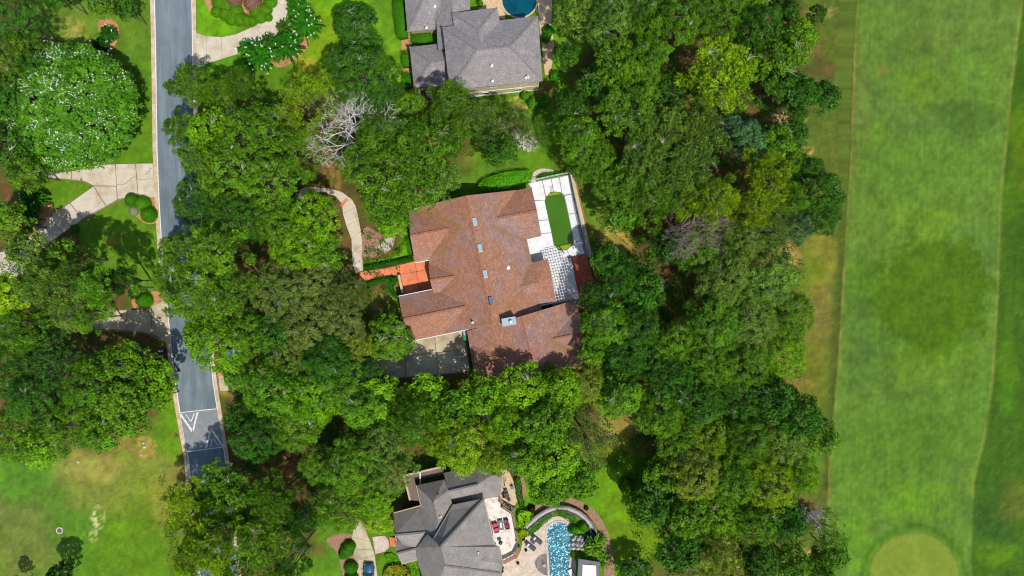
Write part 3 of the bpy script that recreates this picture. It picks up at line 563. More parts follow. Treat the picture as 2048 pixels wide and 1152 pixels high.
# entrance pad of the lower house
paved('entrance_pad', 'pale round-cornered landing between driveway and lower house', [(744, 1073), (770, 1070), (778, 1080), (780, 1095), (770, 1104), (750, 1109)], [[(745, 1073), (770, 1071), (777, 1080), (779, 1094), (770, 1103), (751, 1107.5)]], ML['trav'])
rt = empty('brick_steps', G(784, 1082), label='orange brick steps between pale landing and lower house', cat='steps')
for i in range(5): MB().prism(P2([(779+i*2.4, 1074), (781+i*2.4, 1074), (783+i*2.4, 1092), (781+i*2.4, 1092)]), 0, .10+.08*i).build('tread', ML['terracotta'], rt)
# mulch and soil beds
def bed(name, pts, m, z, label, n=4, sm=True):
    o = MB().prism(P2(smooth(pts, n) if sm else pts), -.03, z).build(name, m); o['kind'] = 'structure'; o['label'] = label; return o
bed('mulch_bed', [(200, 40), (222, 38), (236, 50), (238, 70), (228, 95), (214, 106), (204, 98), (210, 80), (196, 60)], ML['mulch'], .035, 'orange mulch bed in lawn beside the small spiky palm')
bed('mulch_bed', [(85, 400), (108, 415), (100, 440), (72, 466), (50, 470), (60, 430)], ML['mulch'], .035, 'orange mulch bed beside spiky shrubs left of forked driveway')
bed('mulch_bed', [(290, 386), (312, 393), (315, 440), (296, 448), (276, 436), (262, 420), (262, 404)], ML['mulch'], .031, 'mulch bed under cluster of three clipped bushes')
bed('mulch_bed', [(298, 584), (318, 584), (328, 600), (312, 612), (294, 619), (268, 616), (266, 596)], ML['mulch'], .031, 'mulch bed under single clipped bush by lower left driveway')
bed('mulch_bed', [(418, -10), (422, 25), (445, 40), (470, 46), (500, 48), (512, 45), (535, 20), (547, -10)], ML['mulch'], .033, 'mulch bed round the purple shrubs above the curved driveway')
bed('mulch_bed', [(540, 120), (560, 100), (590, 78), (618, 78), (612, 100), (590, 122), (560, 135)], ML['mulch'], .031, 'mulch bed under the crape myrtles')
bed('mulch_bed', [(803, 76), (822, 66), (832, 88), (822, 96), (806, 100)], ML['mulch'], .031, 'mulch bed by the entrance of the grey top house')
bed('mulch_bed', [(802, 100), (822, 100), (826, 178), (830, 192), (808, 190), (803, 140)], ML['mulch'], .034, 'mulch bed under hedges left of grey top house')
bed('mulch_bed', [(728, 455), (760, 466), (788, 470), (786, 490), (774, 506), (752, 513), (727, 515)], ML['mulchdark'], .034, 'mulch bed with bare sandy patch beside the front path')
bed('gravel_patch', [(768, 480), (784, 476), (787, 488), (780, 500), (766, 503), (756, 495)], ML['gravel'], .045, 'pale gravel patch inside the mulch bed beside front path')
bed('mulch_bed', [(652, 1080), (680, 1068), (706, 1072), (712, 1120), (700, 1160), (688, 1160), (676, 1110)], ML['mulchdark'], .034, 'brown mulch bed left of the driveway with blue car')
bed('mulch_bed', [(1036, 945), (1048, 955), (1052, 985), (1046, 1000), (1036, 975)], ML['mulchdark'], .034, 'brown soil strip beside the small lawn by the terrace')
oc = smooth([(1040, 1028), (1070, 1012), (1105, 998), (1125, 993), (1160, 1002), (1190, 1022), (1212, 1055), (1224, 1095), (1229, 1150), (1230, 1220)], 4, False)
ic = smooth([(1056, 1040), (1078, 1026), (1105, 1013), (1128, 1011), (1155, 1018), (1180, 1036), (1198, 1062), (1206, 1095), (1208, 1150), (1208, 1220)], 4, False)
ribbon(oc, ic, -.03, .036, 'mulch_bed', ML['mulchdark'], kind='structure')['label'] = 'curved brown mulch border outside the pool garden wall'
# ================================================================ HOUSES
def ctr(a, b): return ((a[0]+b[0])/2, (a[1]+b[1])/2)
def thick(name, V, F, th, m, parent):          # roof sheet with thickness, V world points
    mb = MB(); n = len(V); mb.v = [tuple(v) for v in V]+[(v[0], v[1], v[2]-th) for v in V]; cnt = {}
    for f in F:
        a = Vector(V[f[0]]); nn = Vector((0, 0, 0))
        for i in range(1, len(f)-1): nn += (Vector(V[f[i]])-a).cross(Vector(V[f[i+1]])-a)
        if nn.z < 0: f = f[::-1]
        mb.f.append(tuple(f)); mb.f.append(tuple(i+n for i in f[::-1]))
        for i in range(len(f)):
            e = (f[i], f[(i+1) % len(f)]); k = tuple(sorted(e)); cnt.setdefault(k, []).append(e)
    for k, es in cnt.items():
        if len(es) == 1: a, b = es[0]; mb.f.append((b, a, a+n, b+n))
    mb.m = [0]*len(mb.f); return mb.build(name, m, parent)
def wing(root, c, ze, zr, rm, wm, h0=0, h1=0, walls=True, cap=None, gut=(), th=.2, zw=0, ov=.45):
    A, B, C_, D = [G(p[0], p[1], ze) for p in c]; E = (A+D)/2; F_ = (B+C_)/2; dr = (F_-E).normalized()
    E = E+dr*h0; F_ = F_-dr*h1; E.z = F_.z = zr
    roof = thick('roof', [A, B, C_, D, E, F_], [(0, 1, 5, 4), (2, 3, 4, 5)]+([(3, 0, 4)] if h0 else [])+([(1, 2, 5)] if h1 else []), th, rm, root)
    if cap:
        for a, b in ([(E, F_)]+([(A, E), (D, E)] if h0 else [])+([(B, F_), (C_, F_)] if h1 else [])):
            n_ = max(2, int((b-a).length/.9)); m = MB()
            for i in range(n_):
                p = a.lerp(b, i/n_)+Vector((0, 0, .03)); q = a.lerp(b, (i+.93)/n_)+Vector((0, 0, .045)); m.bar(p, q, .34, .05)
            m.build('ridge_cap', cap, roof)
    for k in gut:
        a, b = ((A, B), (C_, D), (A, D), (B, C_))[k]; g = (b-a).normalized()
        out = ((a+b)/2-(A+B+C_+D)/4); out.z = 0; out = (out-g*out.dot(g)).normalized()
        MB().bar(a+out*.06+Vector((0, 0, -.08)), b+out*.06+Vector((0, 0, -.08)), .13, .13).build('gutter', ML['whitetrim'], root)
    if walls:
        q = inset([(p.x, p.y) for p in (A, B, C_, D)], ov); a, b, c_, d = [Vector((x, y, ze-th)) for x, y in q]; e = (a+d)/2; f = (b+c_)/2
        e = e+dr*max(0, h0-.1); f = f-dr*max(0, h1-.1); e.z = f.z = zr-th-.35
        mb = MB(); mb.v = [(v.x, v.y, zw) for v in (a, b, c_, d)]+[tuple(v) for v in (a, b, c_, d, e, f)]
        mb.f = [(0, 1, 5, 4), (2, 3, 7, 6), (1, 2, 6, 9, 5), (3, 0, 4, 8, 7), (4, 5, 9, 8), (6, 7, 8, 9)]; mb.m = [0]*6; mb.build('wall', wm, root)
    return roof, (A, B, C_, D, E, F_)
def window(root, p, rz, w_, h_, frame='whitetrim'):
    m = MB(); o = MB()
    ca, sa = math.cos(rz), math.sin(rz)
    def at(x, y, z): return (p[0]+x*ca-y*sa, p[1]+x*sa+y*ca, p[2]+z)
    for (x, z, a, b) in ((-w_/2, 0, .08, h_), (w_/2, 0, .08, h_), (0, h_/2, w_+.08, .08), (0, -h_/2, w_+.2, .1), (0, 0, .04, h_)): m.box(at(x, 0, z), (a, .12, b), rz)
    f = m.build('window', ML[frame], root); m = MB().box(at(0, .02, 0), (w_-.06, .03, h_-.06), rz).build('pane', ML['glass'], f)
    return f
def pipe(root, px, py, z0, h_, r=.09, m='whitetrim'):
    p = G(px, py, z0+h_); o = MB().tube((p.x, p.y, z0-.3), p, r, r, 8, cap=True); o.tube((p.x, p.y, z0-.02), (p.x, p.y, z0+.06), r*2, r*1.3, 8, cap=True)
    return o.build('vent_pipe', ML[m], root)
# ---- brown-roofed house
hb = empty('house', G(960, 540), label='large house with reddish brown shingle roof beside the green pool', cat='house')
def gx(p, z=5): q = G(p[0], p[1], z); return (q.x, q.y)
SG = [(gx((918, 453)), gx((838, 418)), 1.0), (gx((918, 458)), gx((862, 508)), .75), (gx((886, 478)), gx((884, 535)), .55), (gx((862, 508)), gx((886, 500)), .5), (gx((978, 438)), gx((1004, 398)), .5),
      (gx((984, 452)), gx((1050, 480)), .7), (gx((1050, 478)), gx((1060, 530)), .75), (gx((1060, 520)), gx((1045, 580)), .8), (gx((1045, 580)), gx((1012, 622)), .7), (gx((960, 400)), gx((985, 645)), .22),
      (gx((946, 650)), gx((1000, 640)), .7), (gx((955, 668)), gx((1000, 700)), .8), (gx((1110, 690)), gx((1165, 706)), .9), (gx((884, 535)), gx((906, 548)), .5), (gx((874, 590)), gx((905, 572)), .5), (gx((1090, 690)), gx((1110, 675)), .5)]
rb = roofmat('brown_shingles', alb(166, 118, 94), alb(196, 148, 118), alb(154, 124, 118), alb(146, 112, 62), SG, R(-11), blk=.2, mossw=.62)
capb = mat('brown_ridge_shingles', alb(146, 92, 68), alb(170, 116, 88), 2.5, .9, fine=.2)
W = lambda *a, nocap=0, **k: wing(hb, *a, rb, ML['stucco'], cap=None if nocap else capb, **k)
W([(836, 414), (886, 667), (1086, 630), (1033, 380)], 3.0, 6.6)
W([(817, 421), (945, 398), (962, 499), (830, 525)], 3.02, 5.0, gut=(0, 1))
W([(975, 391), (1063, 375), (1083, 472), (992, 490)], 3.01, 4.9, gut=())
W([(985, 541), (1096, 518), (1113, 604), (1003, 626)], 2.98, 4.3, h1=2.5, gut=(1,), nocap=1)
W([(797, 593), (935, 565), (952, 655), (822, 682)], 3.03, 5.1, gut=(0, 1))
W([(857, 529), (925, 516), (938, 583), (868, 592)], 3.05, 4.7)
W([(934, 662), (953, 775), (1190, 722), (1150, 600)], 3.2, 6.3)
W([(1070, 641), (1152, 622), (1175, 706), (1086, 724)], 3.22, 5.1, gut=(1,))
W([(944, 688), (1020, 672), (1032, 736), (956, 752)], 3.21, 4.9)
# chimney
chm = MB(); q = G(1018, 643, 7.3); chm.box((q.x, q.y, 5.6), (2.15, 1.15, 3.2), R(10)).build('chimney', ML['redbrick'], hb)
ch = hb.children[-1]
MB().box((q.x, q.y, 7.25), (2.3, 1.3, .12), R(10)).build('chimney_cap', ML['metal'], ch)
m = MB().tube((q.x+.3, q.y-.02, 7.3), (q.x+.3, q.y-.02, 7.75), .2, .2, 12, cap=True); m.tube((q.x+.3, q.y-.02, 7.75), (q.x+.3, q.y-.02, 7.9), .3, .2, 12, cap=True); m.build('flue', ML['whitetrim'], ch)
# skylights along the ridge (tilted with the east slope)
e0 = G(984, 500, 6.6)
def slope_z(px, py):                           # height of the east slope of the main block
    A = G(934, 397, 6.6); B = G(986, 648, 6.6); d = (B-A); d.z = 0; d.normalize(); s_ = Vector((-d.y, d.x, 0)); p = G(px, py, 6.0)
    dist = abs((p-A).dot(s_)); return 6.6-dist*(3.6/8.55)
for i, (px, py, mm) in enumerate([(949.5, 443, 'skyglass'), (960, 496, 'skyglass'), (970.5, 548, 'skyglass'), (981, 601, 'skyblue')]):
    z = slope_z(px, py); c = G(px, py, z+.12); rz = R(11); m = MB()
    sl_ = MB().box((0, 0, 0), (.62, 1.35, .16), 0, taper=.92).build('skylight', ML['whitetrim'] if i < 3 else ML['dark'], None)
    gl_ = MB().box((0, 0, .085), (.5, 1.2, .03), 0).build('skylight_pane', ML[mm], sl_)
    sl_.location = c-hb.location; sl_.rotation_euler = (0, math.atan(3.6/8.55), rz); sl_.parent = hb
pipe(hb, 944.5, 645, 5.55, .7, .12); z = slope_z(1016, 535); pipe(hb, 1016, 535, z, .25, .2)
for (x, y, rz) in ((842, 523.5, R(10)), (830, 592, R(10)), (900, 662, R(10)), (845, 679, R(10))): pass
for (x, y, z, a, ww) in ((860, 676, 1.6, 10, 2.4), (900, 667, 1.6, 10, 2.4)): 
    p = G(x, y, z)+Vector((0, .35, 0)); window(hb, p, R(a), ww, 1.4)
# white front door surround in the courtyard
MB().bar(G(862.5, 549, 2.6), G(861, 551, 2.6), .12, 2.6).build('door_post', ML['whitetrim'], hb)
m = MB(); pts = [(863, 548), (860.5, 552), (864, 575), (869, 579)]
for a, b in zip(pts, pts[1:]): m.bar(G(*a, 2.75), G(*b, 2.75), .14, .14)
m.build('entry_canopy_frame', ML['whitetrim'], hb)
# courtyard of the brown house
cy = empty('courtyard_paving', G(830, 552), kind='structure'); cy['label'] = 'orange brick courtyard and entrance walk of the brown-roofed house'
MB().prism(P2(smooth([(716, 545), (740, 541), (770, 537), (800, 530), (828, 523)], 2, False)+[(850, 519), (866, 517), (870, 576), (805, 588), (800, 551)]+smooth([(797, 549), (782, 551), (765, 555), (745, 559), (732, 563)], 2, False)), -.03, .07).build('brick_bed', ML['terracotta'], cy)
for (a, b) in (((759, 539), (762, 555)), ((798, 531), (800, 549)), ((800, 549), (862, 538)), ((830, 524), (838, 578))): MB().bar(G(*a, .078), G(*b, .078), .12, .02).build('brick_border', ML['redbrick'], cy)
gw = MB().bar(G(798.5, 550, .55), G(806, 586, .55), .38, 1.1).build('garden_wall', ML['tan']); tag(gw, 'low beige wall on the west edge of the orange courtyard', 'wall')
tag(MB().prism(P2([(680, 411), (692, 397), (696, 400), (685, 414)]), 0, .2).build('brick_step', ML['terracotta']), 'red brick step across the curved front path', 'step')
dk = MB().prism(P2([(1126, 728), (1150, 713), (1170, 706), (1180, 714), (1150, 738)], 1.2), 0, 1.2).build('side_terrace', ML['tan']); tag(dk, 'tan raised terrace wedge at the lower right corner of brown roof', 'terrace')
# raised pool terrace: white slabs round the green pool
pt = empty('pool_terrace', G(1110, 420), kind='structure'); pt['label'] = 'white slab terrace round the green pool'
MB().prism(P2([(1055, 366), (1138, 349), (1173, 508), (1182, 600), (1105, 616), (1086, 520), (1052, 527), (1040, 478), (1070, 470), (1058, 372)]), -.05, .05).build('joint_bed', mat('grey_joint', alb(150, 148, 146)), pt)
SLB = [[(1057, 367.5), (1063, 366), (1084, 361.5), (1091, 396), (1090, 401), (1066, 400), (1063.5, 376)], [(1085, 361.5), (1102, 358), (1106, 383), (1100, 385), (1092, 394)], [(1103, 357.8), (1118, 355), (1123, 385), (1107, 383)], [(1119, 354.8), (1136, 351), (1142, 387), (1129, 390), (1124, 386)],
 [(1067, 402), (1089, 401), (1097, 439), (1076, 441)], [(1077, 442), (1097, 440), (1103, 465), (1081, 467)], [(1081, 468), (1103, 466), (1108, 492), (1087, 496)], [(1087, 497), (1110, 492), (1117, 500), (1121, 520), (1090, 526)],
 [(1129, 392), (1142, 389), (1149.5, 426.5), (1137, 428)], [(1137, 429), (1149.7, 427.5), (1155.5, 454), (1142.5, 456)], [(1143, 457), (1155.8, 455), (1162, 481.5), (1148, 484)], [(1148, 485), (1162, 482.5), (1168, 507), (1140, 513), (1134, 500), (1144, 491)], [(1122, 519), (1118, 501), (1133, 500.5), (1139.5, 513), (1122, 518)],
 [(1091, 527), (1128, 519), (1142, 516), (1158, 596), (1110, 605)]]
for s_ in SLB: MB().prism(inset(P2(s_), .018), .05, .16).build('deck_slab', ML['deckwhite'], pt)
MB().prism(inset(P2([(1046, 480), (1084, 471), (1093, 522), (1056, 529)]), .05), .05, .18).build('deck_slab', ML['deckwhite'], pt)
bp = MB().prism(P2([(1141, 515), (1172, 508), (1200, 605), (1158, 606)]), -.02, .13).build('brick_patio', ML['redbrick']); bp['kind'] = 'structure'; bp['label'] = 'dark red brick patio in tree shade beside white pergola'
pool = empty('swimming_pool', G(1119, 442), label='long swimming pool with green algae water on the white terrace', cat='swimming pool')
wp = [(1089, 400.5), (1091, 396)]+smooth([(1091.5, 393), (1095, 387.5), (1102, 384.5), (1113, 383), (1121, 385), (1125, 391)], 3, False)[0:]+[(1128, 392), (1148, 483.5), (1145.5, 486)]+smooth([(1145, 488), (1140, 496), (1133, 499.5), (1124, 500.5), (1117, 499), (1112, 494)], 3, False)+[(1108, 492.5)]
MB().prism(P2(wp), .03, .085).build('water', ML['algae'], pool)
MB().prism(inset(P2([(1092, 393), (1095.5, 388), (1102, 385.5), (1113, 384), (1120, 385.5), (1124, 390.5)]), .02), .05, .095).build('pool_step', ML['algae2'], pool)
MB().prism(inset(P2([(1113, 493.5), (1143, 487.5), (1139, 495.5), (1132, 499), (1124, 500), (1118, 498.5)]), .02), .05, .095).build('pool_step', ML['algae2'], pool)
for (a, b) in (((1091.5, 394.5), (1125, 388.5)), ((1112, 492), (1145.5, 485))): MB().bar(G(*a, .1), G(*b, .1), .14, .03).build('step_edge', mat('dark_step', alb(60, 84, 8), rough=.3), pool)
m = MB()
for dx in (-1.2, 1.2):
    pts = [G(1103.5+dx, 374, .2), G(1103.8+dx, 376, .9), G(1105+dx, 384, .85), G(1106+dx, 389, .1)]
    for a, b in zip(pts, pts[1:]): m.tube(a, b, .035, .035, 6)
m.build('handrail', ML['metal'], pool)
# terrace edge wall + fence on the east side
ew = MB(); ew.bar(G(1143, 349, .3), G(1181, 512, .3), .55, .7); tag(ew.build('terrace_wall', ML['tan']), 'low tan wall along the right side of the green pool terrace', 'wall')
br = MB(); br.bar(G(1148.5, 349, .1), G(1186, 509, .1), .3, .3); tag(br.build('brick_edging', mat('edging', alb(160, 122, 84), alb(140, 100, 66), 2, .9, fine=.2)), 'brown edging strip outside the tan terrace wall', 'edging')
def fence(name, label, pts, h_, m, post=2.4, z0=.1, picket=.0):
    root = empty(name, G(*pts[0]), label=label, cat='fence')
    for a, b in zip(pts, pts[1:]):
        A = G(*a); B = G(*b); L_ = (B-A).length; n_ = max(1, round(L_/post))
        for zz in (z0+.15, z0+h_-.08): MB().bar(A+Vector((0, 0, zz)), B+Vector((0, 0, zz)), .06, .06).build('rail', m, root)
        for i in range(n_+1):
            p = A.lerp(B, i/n_); MB().box((p.x, p.y, z0+h_/2), (.1, .1, h_)).build('post', m, root)
        if picket:
            k = MB(); N = int(L_/picket)
            for i in range(N): p = A.lerp(B, (i+.5)/N); k.box((p.x, p.y, z0+h_/2), (.03, .03, h_-.1))
            o = k.build('pickets', m, root); o['kind'] = 'stuff'
    return root
fence('metal_fence', 'thin white metal fence along the top edge of green pool terrace', [(1058, 363), (1139, 346)], 1.2, ML['whitetrim'], picket=.16)
fence('metal_fence', 'thin blue-grey metal fence along the right edge of green pool terrace', [(1139, 350), (1174, 508)], 1.2, ML['metal'], picket=.16)
# pergola
pg = empty('pergola', G(1125, 560), label='white lattice pergola over the lower end of pool terrace', cat='pergola')
zP = 2.75; a0, a1, b0, b1 = G(1092, 514, zP), G(1131, 506, zP), G(1114, 605, zP), G(1156, 596, zP)
for i in range(9):
    t = i/8; p = a0.lerp(a1, t); q = b0.lerp(b1, t)
    MB().bar(p+Vector((0, 0, .04)), q+Vector((0, 0, .04)), .065, .06).build('slat', ML['whitetrim'], pg)
for i in range(17):
    t = i/16; p = a0.lerp(b0, t); q = a1.lerp(b1, t); ex = (q-p).normalized()*.15
    MB().bar(p-ex+Vector((0, 0, -.06)), q+ex+Vector((0, 0, -.06)), .065, .06).build('slat', ML['whitetrim'], pg)
for p in (a1, b1, a1.lerp(b1, .5)): MB().box((p.x, p.y, zP/2), (.16, .16, zP-.1)).build('post', ML['whitetrim'], pg)
# things along the north wall
for i, (x, y) in enumerate([(993, 377), (1004, 374.5), (1014, 372)]):
    p = G(x, y, .5); o = empty('air_conditioner', (p.x, p.y, 0), R(10), label=('left', 'middle', 'right')[i]+' one of three grey air conditioning units behind the brown roof', cat='air conditioner', group='air conditioning units')
    MB().box((p.x, p.y, .45), (.8, .75, .85), R(10)).build('casing', ML['metal'], o); m = MB().tube((p.x, p.y, .87), (p.x, p.y, .92), .3, .3, 14, cap=True).build('fan_grille', ML['dark'], o)
def bin_(x, y, m, lab):
    p = G(x, y, .9); o = empty('wheelie_bin', (p.x, p.y, 0), 0, label=lab, cat='bin', group='wheelie bins')
    MB().box((p.x, p.y, .5), (.62, .72, .95), R(10), taper=1.12).build('body', m, o); MB().box((p.x, p.y, 1.02), (.74, .86, .08), R(10)).build('lid', m, o)
    MB().tube((p.x-.3, p.y+.36, .12), (p.x+.3, p.y+.36, .12), .12, .12, 10, cap=True).build('wheel', ML['rubber'], o)
bin_(931, 665.5, mat('bin_grey', alb(160, 175, 190), rough=.4), 'pale grey wheelie bin beside the brown-roofed garage'); bin_(931.5, 676, mat('bin_green', alb(30, 140, 96), rough=.4), 'green wheelie bin beside the brown-roofed garage')
# ---- grey house at the top
ht = empty('house', G(950, 100), label='grey-shingled hip-roofed house at the top of the picture', cat='house')
rg = roofmat('grey_shingles', alb(150, 144, 143), alb(172, 166, 164), alb(142, 136, 137), alb(140, 134, 126), (), R(-6), blk=.25)
capg = mat('grey_ridge_shingles', alb(146, 139, 136), alb(122, 116, 114), 3, .9, fine=.15)
W = lambda *a, **k: wing(ht, *a, rg, ML['cream'], cap=capg, **k)
W([(885, 54), (1076, 32), (1085, 162), (899, 180)], 6.5, 9.0, h0=5.2, h1=5.0, gut=())
W([(904, 26), (916, 110), (1012, 100), (994, 15)], 6.52, 8.4, h0=4.0)
W([(866, -70), (876, 100), (945, 96), (935, -75)], 4.4, 5.9)
W([(819, 94), (907, 84), (915, 170), (828, 175)], 3.3, 5.1, h0=3.4)
W([(804, -60), (880, -66), (885, 57), (815, 64)], 3.32, 5.6, h0=4.0)
for (x, y, z, h_) in ((1056, 152, 7.2, .6), (1052, 154, 7.1, .3), (983.5, 130, 8.3, .25), (985, 161, 7.2, .2), (869, 11, 4.9, .3), (852.5, 54, 4.2, .2)): pipe(ht, x, y, z, h_, .14)
# south wall of the top house: white bands and windows
w0 = G(905, 180, 6.5)+Vector((.45, .42, 0)); w1 = G(1085, 162, 6.5)+Vector((-.45, .42, 0))
dv = (w1-w0).normalized(); an = math.atan2(dv.y, dv.x)
for zz, hh in ((2.6, .22), (.25, .3)):
    a = Vector((w0.x, w0.y-.03, zz)); b = Vector((w1.x, w1.y-.03, zz)); MB().bar(a, b, .1, hh).build('trim_band', ML['whitetrim'], ht)
for zz in np.arange(.6, 6.1, .35):
    if abs(zz-2.6) > .2: MB().bar(Vector((w0.x, w0.y-.01, zz)), Vector((w1.x, w1.y-.01, zz)), .05, .03).build('siding_board', ML['cream'], ht)
for t, zz in ((.80, 5.3), (.45, 5.3), (.35, 1.5), (.75, 1.5)):
    p = w0.lerp(w1, t); window(ht, (p.x, p.y-.06, zz), an, 1.1, 1.2)
ac = empty('air_conditioner', G(858, 186), 0, label='round-topped white air conditioning unit beside the grey top house', cat='air conditioner')
p = G(858, 187, .8); MB().box((p.x, p.y, .4), (.85, .85, .8)).build('casing', ML['whitetrim'], ac); MB().tube((p.x, p.y, .8), (p.x, p.y, .86), .34, .34, 16, cap=True).build('fan_grille', ML['metal'], ac)
gwl = MB(); gwl.bar(G(838, 178, .6), G(843, 205, .6), .25, 1.2); tag(gwl.build('garden_wall', ML['stucco']), 'short beige wall at lower left corner of the grey top house', 'wall')
for pts in ([(233, 371), (238, 368), (247, 369), (254, 365), (261, 358), (268, 354), (272, 354)], [(276, 358), (284, 360), (292, 358), (307, 358)], [(296, 344), (300, 340), (299, 335), (304, 338)], [(291, 350), (293, 345), (297, 347)]):
    m = MB()
    for p_, q_ in zip(pts, pts[1:]): m.bar(G(*p_, .118), G(*q_, .118), .07, .012)
    o = m.build('crack', ML['joint'], None); o['kind'] = 'structure'; o['label'] = 'thin dark crack across the pale forked driveway'
# retaining wall in the lawn
tag(MB().bar(G(500, 216, .4), G(572, 217, .4), .35, .9).build('retaining_wall', ML['tan']), 'long low pale retaining wall in lawn between the trees', 'wall')
rw = MB().prism(P2([(505, 219), (572, 220), (575, 232), (530, 236)]), -.02, .03).build('gravel_patch', ML['gravel']); rw['kind'] = 'structure'; rw['label'] = 'pale gravel strip below the retaining wall'
# paving and round pool of the top house
tp = MB().prism(P2([(958, -60), (1004, -60), (1010, 40), (958, 22)]), -.02, .05).build('brick_patio', ML['trav2']); tp['kind'] = 'structure'; tp['label'] = 'sunlit tan paving left of the round dark pool'
tp = MB().prism(P2([(1070, -60), (1105, -60), (1104, 10), (1102, 50), (1110, 95), (1100, 150), (1090, 150), (1078, 40)]), -.02, .05).build('brick_patio', ML['trav2']); tp['kind'] = 'structure'; tp['label'] = 'dappled tan paving right of the round dark pool'
rp = empty('round_pool', G(1039, 0), label='round dark teal pool behind the grey top house', cat='swimming pool'); c = G(1039, 0)
def disc(r, n=48, cx=c.x, cy=c.y): return [(cx+r*math.cos(i*2*math.pi/n), cy+r*math.sin(i*2*math.pi/n)) for i in range(n)]
MB().prism(disc(3.25), -.02, .10).build('coping', ML['trav2'], rp); MB().prism(disc(2.98), .0, .12).build('water', ML['teal'], rp)
# ---- grey house at the bottom
hl = empty('house', G(900, 1080), label='dark grey multi-gabled house at the bottom beside the sparkling pool', cat='house')
rd = roofmat('slate_grey_shingles', alb(150, 144, 138), alb(164, 158, 152), alb(158, 149, 144), alb(150, 130, 104), (), R(-12), blk=.18)
def V3(L_): return [G(x, y, z) for x, y, z in L_]
def face_sheet(L_, F): return thick('roof', V3(L_), F, .18, rd, hl)
face_sheet([(905, 1009.5, 6.5), (968, 997, 6.5), (880, 1094, 11), (865, 1078, 9.2), (989, 1089, 6.5), (999, 1094, 6.5), (1006, 1128, 6.5), (1003, 1146, 6.5), (889, 1131, 11), (1001, 1230, 6.5), (880, 1230, 6.5), (860, 1200, 6.5), (836, 1127, 5.6), (832, 1096, 5.8), (855, 1068, 7.8)],
 [(0, 1, 2, 3), (1, 4, 2), (4, 5, 6, 2), (6, 7, 8, 2), (8, 7, 9), (8, 9, 10), (8, 10, 11), (2, 8, 11, 12), (2, 12, 13), (2, 13, 14, 3)])
face_sheet([(832, 971, 5.2), (889, 959, 5.2), (866, 1004, 8), (875, 1048, 8), (866, 1076, 8.4), (854, 1068, 7.2), (841, 1013, 5.2), (897, 980, 6.2), (905, 1011, 6.0)], [(0, 1, 2), (0, 2, 3, 6), (3, 4, 5, 6), (2, 1, 7), (2, 7, 8, 3), (3, 8, 4)])
face_sheet([(887, 946, 4.2), (960, 931, 4.2), (955, 969, 6.6), (897, 982, 6.6), (1003, 938, 4.2), (1006, 959, 4.2), (1001, 992, 4.2), (971, 998, 4.2), (906, 1013, 4.2)], [(0, 1, 2, 3), (1, 4, 2), (4, 5, 2), (5, 6, 2), (6, 7, 2), (3, 2, 7, 8)])
face_sheet([(787, 1026, 4.2), (842, 1011, 4.2), (853, 1064, 6.9), (790, 1070, 6.9), (856, 1069, 6.8), (833, 1097, 5.4), (805, 1089, 5.3)], [(0, 1, 2, 3), (3, 2, 4, 5, 6)])
face_sheet([(791, 1076, 4.4), (805, 1088, 4.9), (824, 1084, 4.9), (832, 1097, 5.7), (793, 1107, 5.7), (836, 1119, 3.8), (804, 1128, 3.8)], [(0, 1, 2, 3, 4), (4, 3, 5, 6)])
thick('porch_roof', V3([(808, 951, 3.5), (882, 934, 3.5), (887, 948, 3.5), (830, 959, 3.5), (838, 1002, 3.5), (820, 1000, 3.5)]), [(0, 1, 2, 3), (0, 3, 4, 5)], .25, mat('porch_roof', alb(132, 112, 104), alb(116, 100, 92), 1.5, .9, fine=.1), hl)
for L_ in ([(808, 951), (882, 934)], [(808, 951), (820, 1000)]): MB().bar(G(*L_[0], 3.56), G(*L_[1], 3.56), .3, .2).build('parapet', ML['stucco'], hl)
MB().bar(G(840, 944, 3.9), G(841, 972, 3.9), .22, .12).build('gutter', ML['whitetrim'], hl)
for a, b, z in (((787, 1026), (841, 1011), 4.25), ((833, 971), (842, 1012), 5.25), ((968, 997), (989, 1089), 6.5), ((804, 1128), (836, 1119), 3.8), ((791, 1072), (804, 1128), 4.6), ((989, 1089), (999, 1094), 6.5), ((999, 1094), (1006, 1128), 6.5), ((1003, 938), (1006, 959), 4.2), ((1006, 959), (1001, 992), 4.2)):
    MB().bar(G(*a, z), G(*b, z), .14, .12).build('gutter', ML['stucco'], hl)
for a, b in (((880, 1094, 11), (889, 1131, 11)), ((968, 997, 6.5), (880, 1094, 11)), ((866, 1004, 8), (875, 1048, 8)), ((889, 1131, 11), (1003, 1146, 6.5)), ((897, 982, 6.6), (955, 969, 6.6)), ((790, 1070, 6.9), (853, 1064, 6.9)), ((793, 1107, 5.7), (832, 1097, 5.7))):
    MB().bar(G(*a)+Vector((0, 0, .03)), G(*b)+Vector((0, 0, .03)), .3, .05).build('ridge_cap', mat('slate_cap', alb(126, 118, 114), alb(108, 102, 98), 3, .9), hl)
face_sheet([(964, 1122, 8.2), (988, 1091, 6.6), (1000, 1096, 6.55), (1006, 1128, 6.6), (975, 1128, 7.6)], [(0, 1, 2, 3, 4)])
MB().prism(inset(P2([(905, 1010), (967, 998), (988, 1090), (1000, 1097), (1003, 1230), (850, 1230), (836, 1127)], 4.2), .7), 0, 5.6).build('wall', ML['stucco'], hl)
MB().prism(inset(P2([(836, 1119), (806, 1126), (792, 1076), (789, 1029), (842, 1014), (834, 974), (888, 962), (893, 950), (958, 935), (1001, 942), (1000, 990), (970, 997), (905, 1013), (870, 1080)], 3.4), .6), 0, 3.3).build('wall', ML['stucco'], hl)
for a in ((808.5, 953), (838, 1000), (820, 999), (880, 936)): p = G(*a, 3.2); MB().box((p.x, p.y, 1.6), (.3, .3, 3.2)).build('porch_column', ML['stucco'], hl)
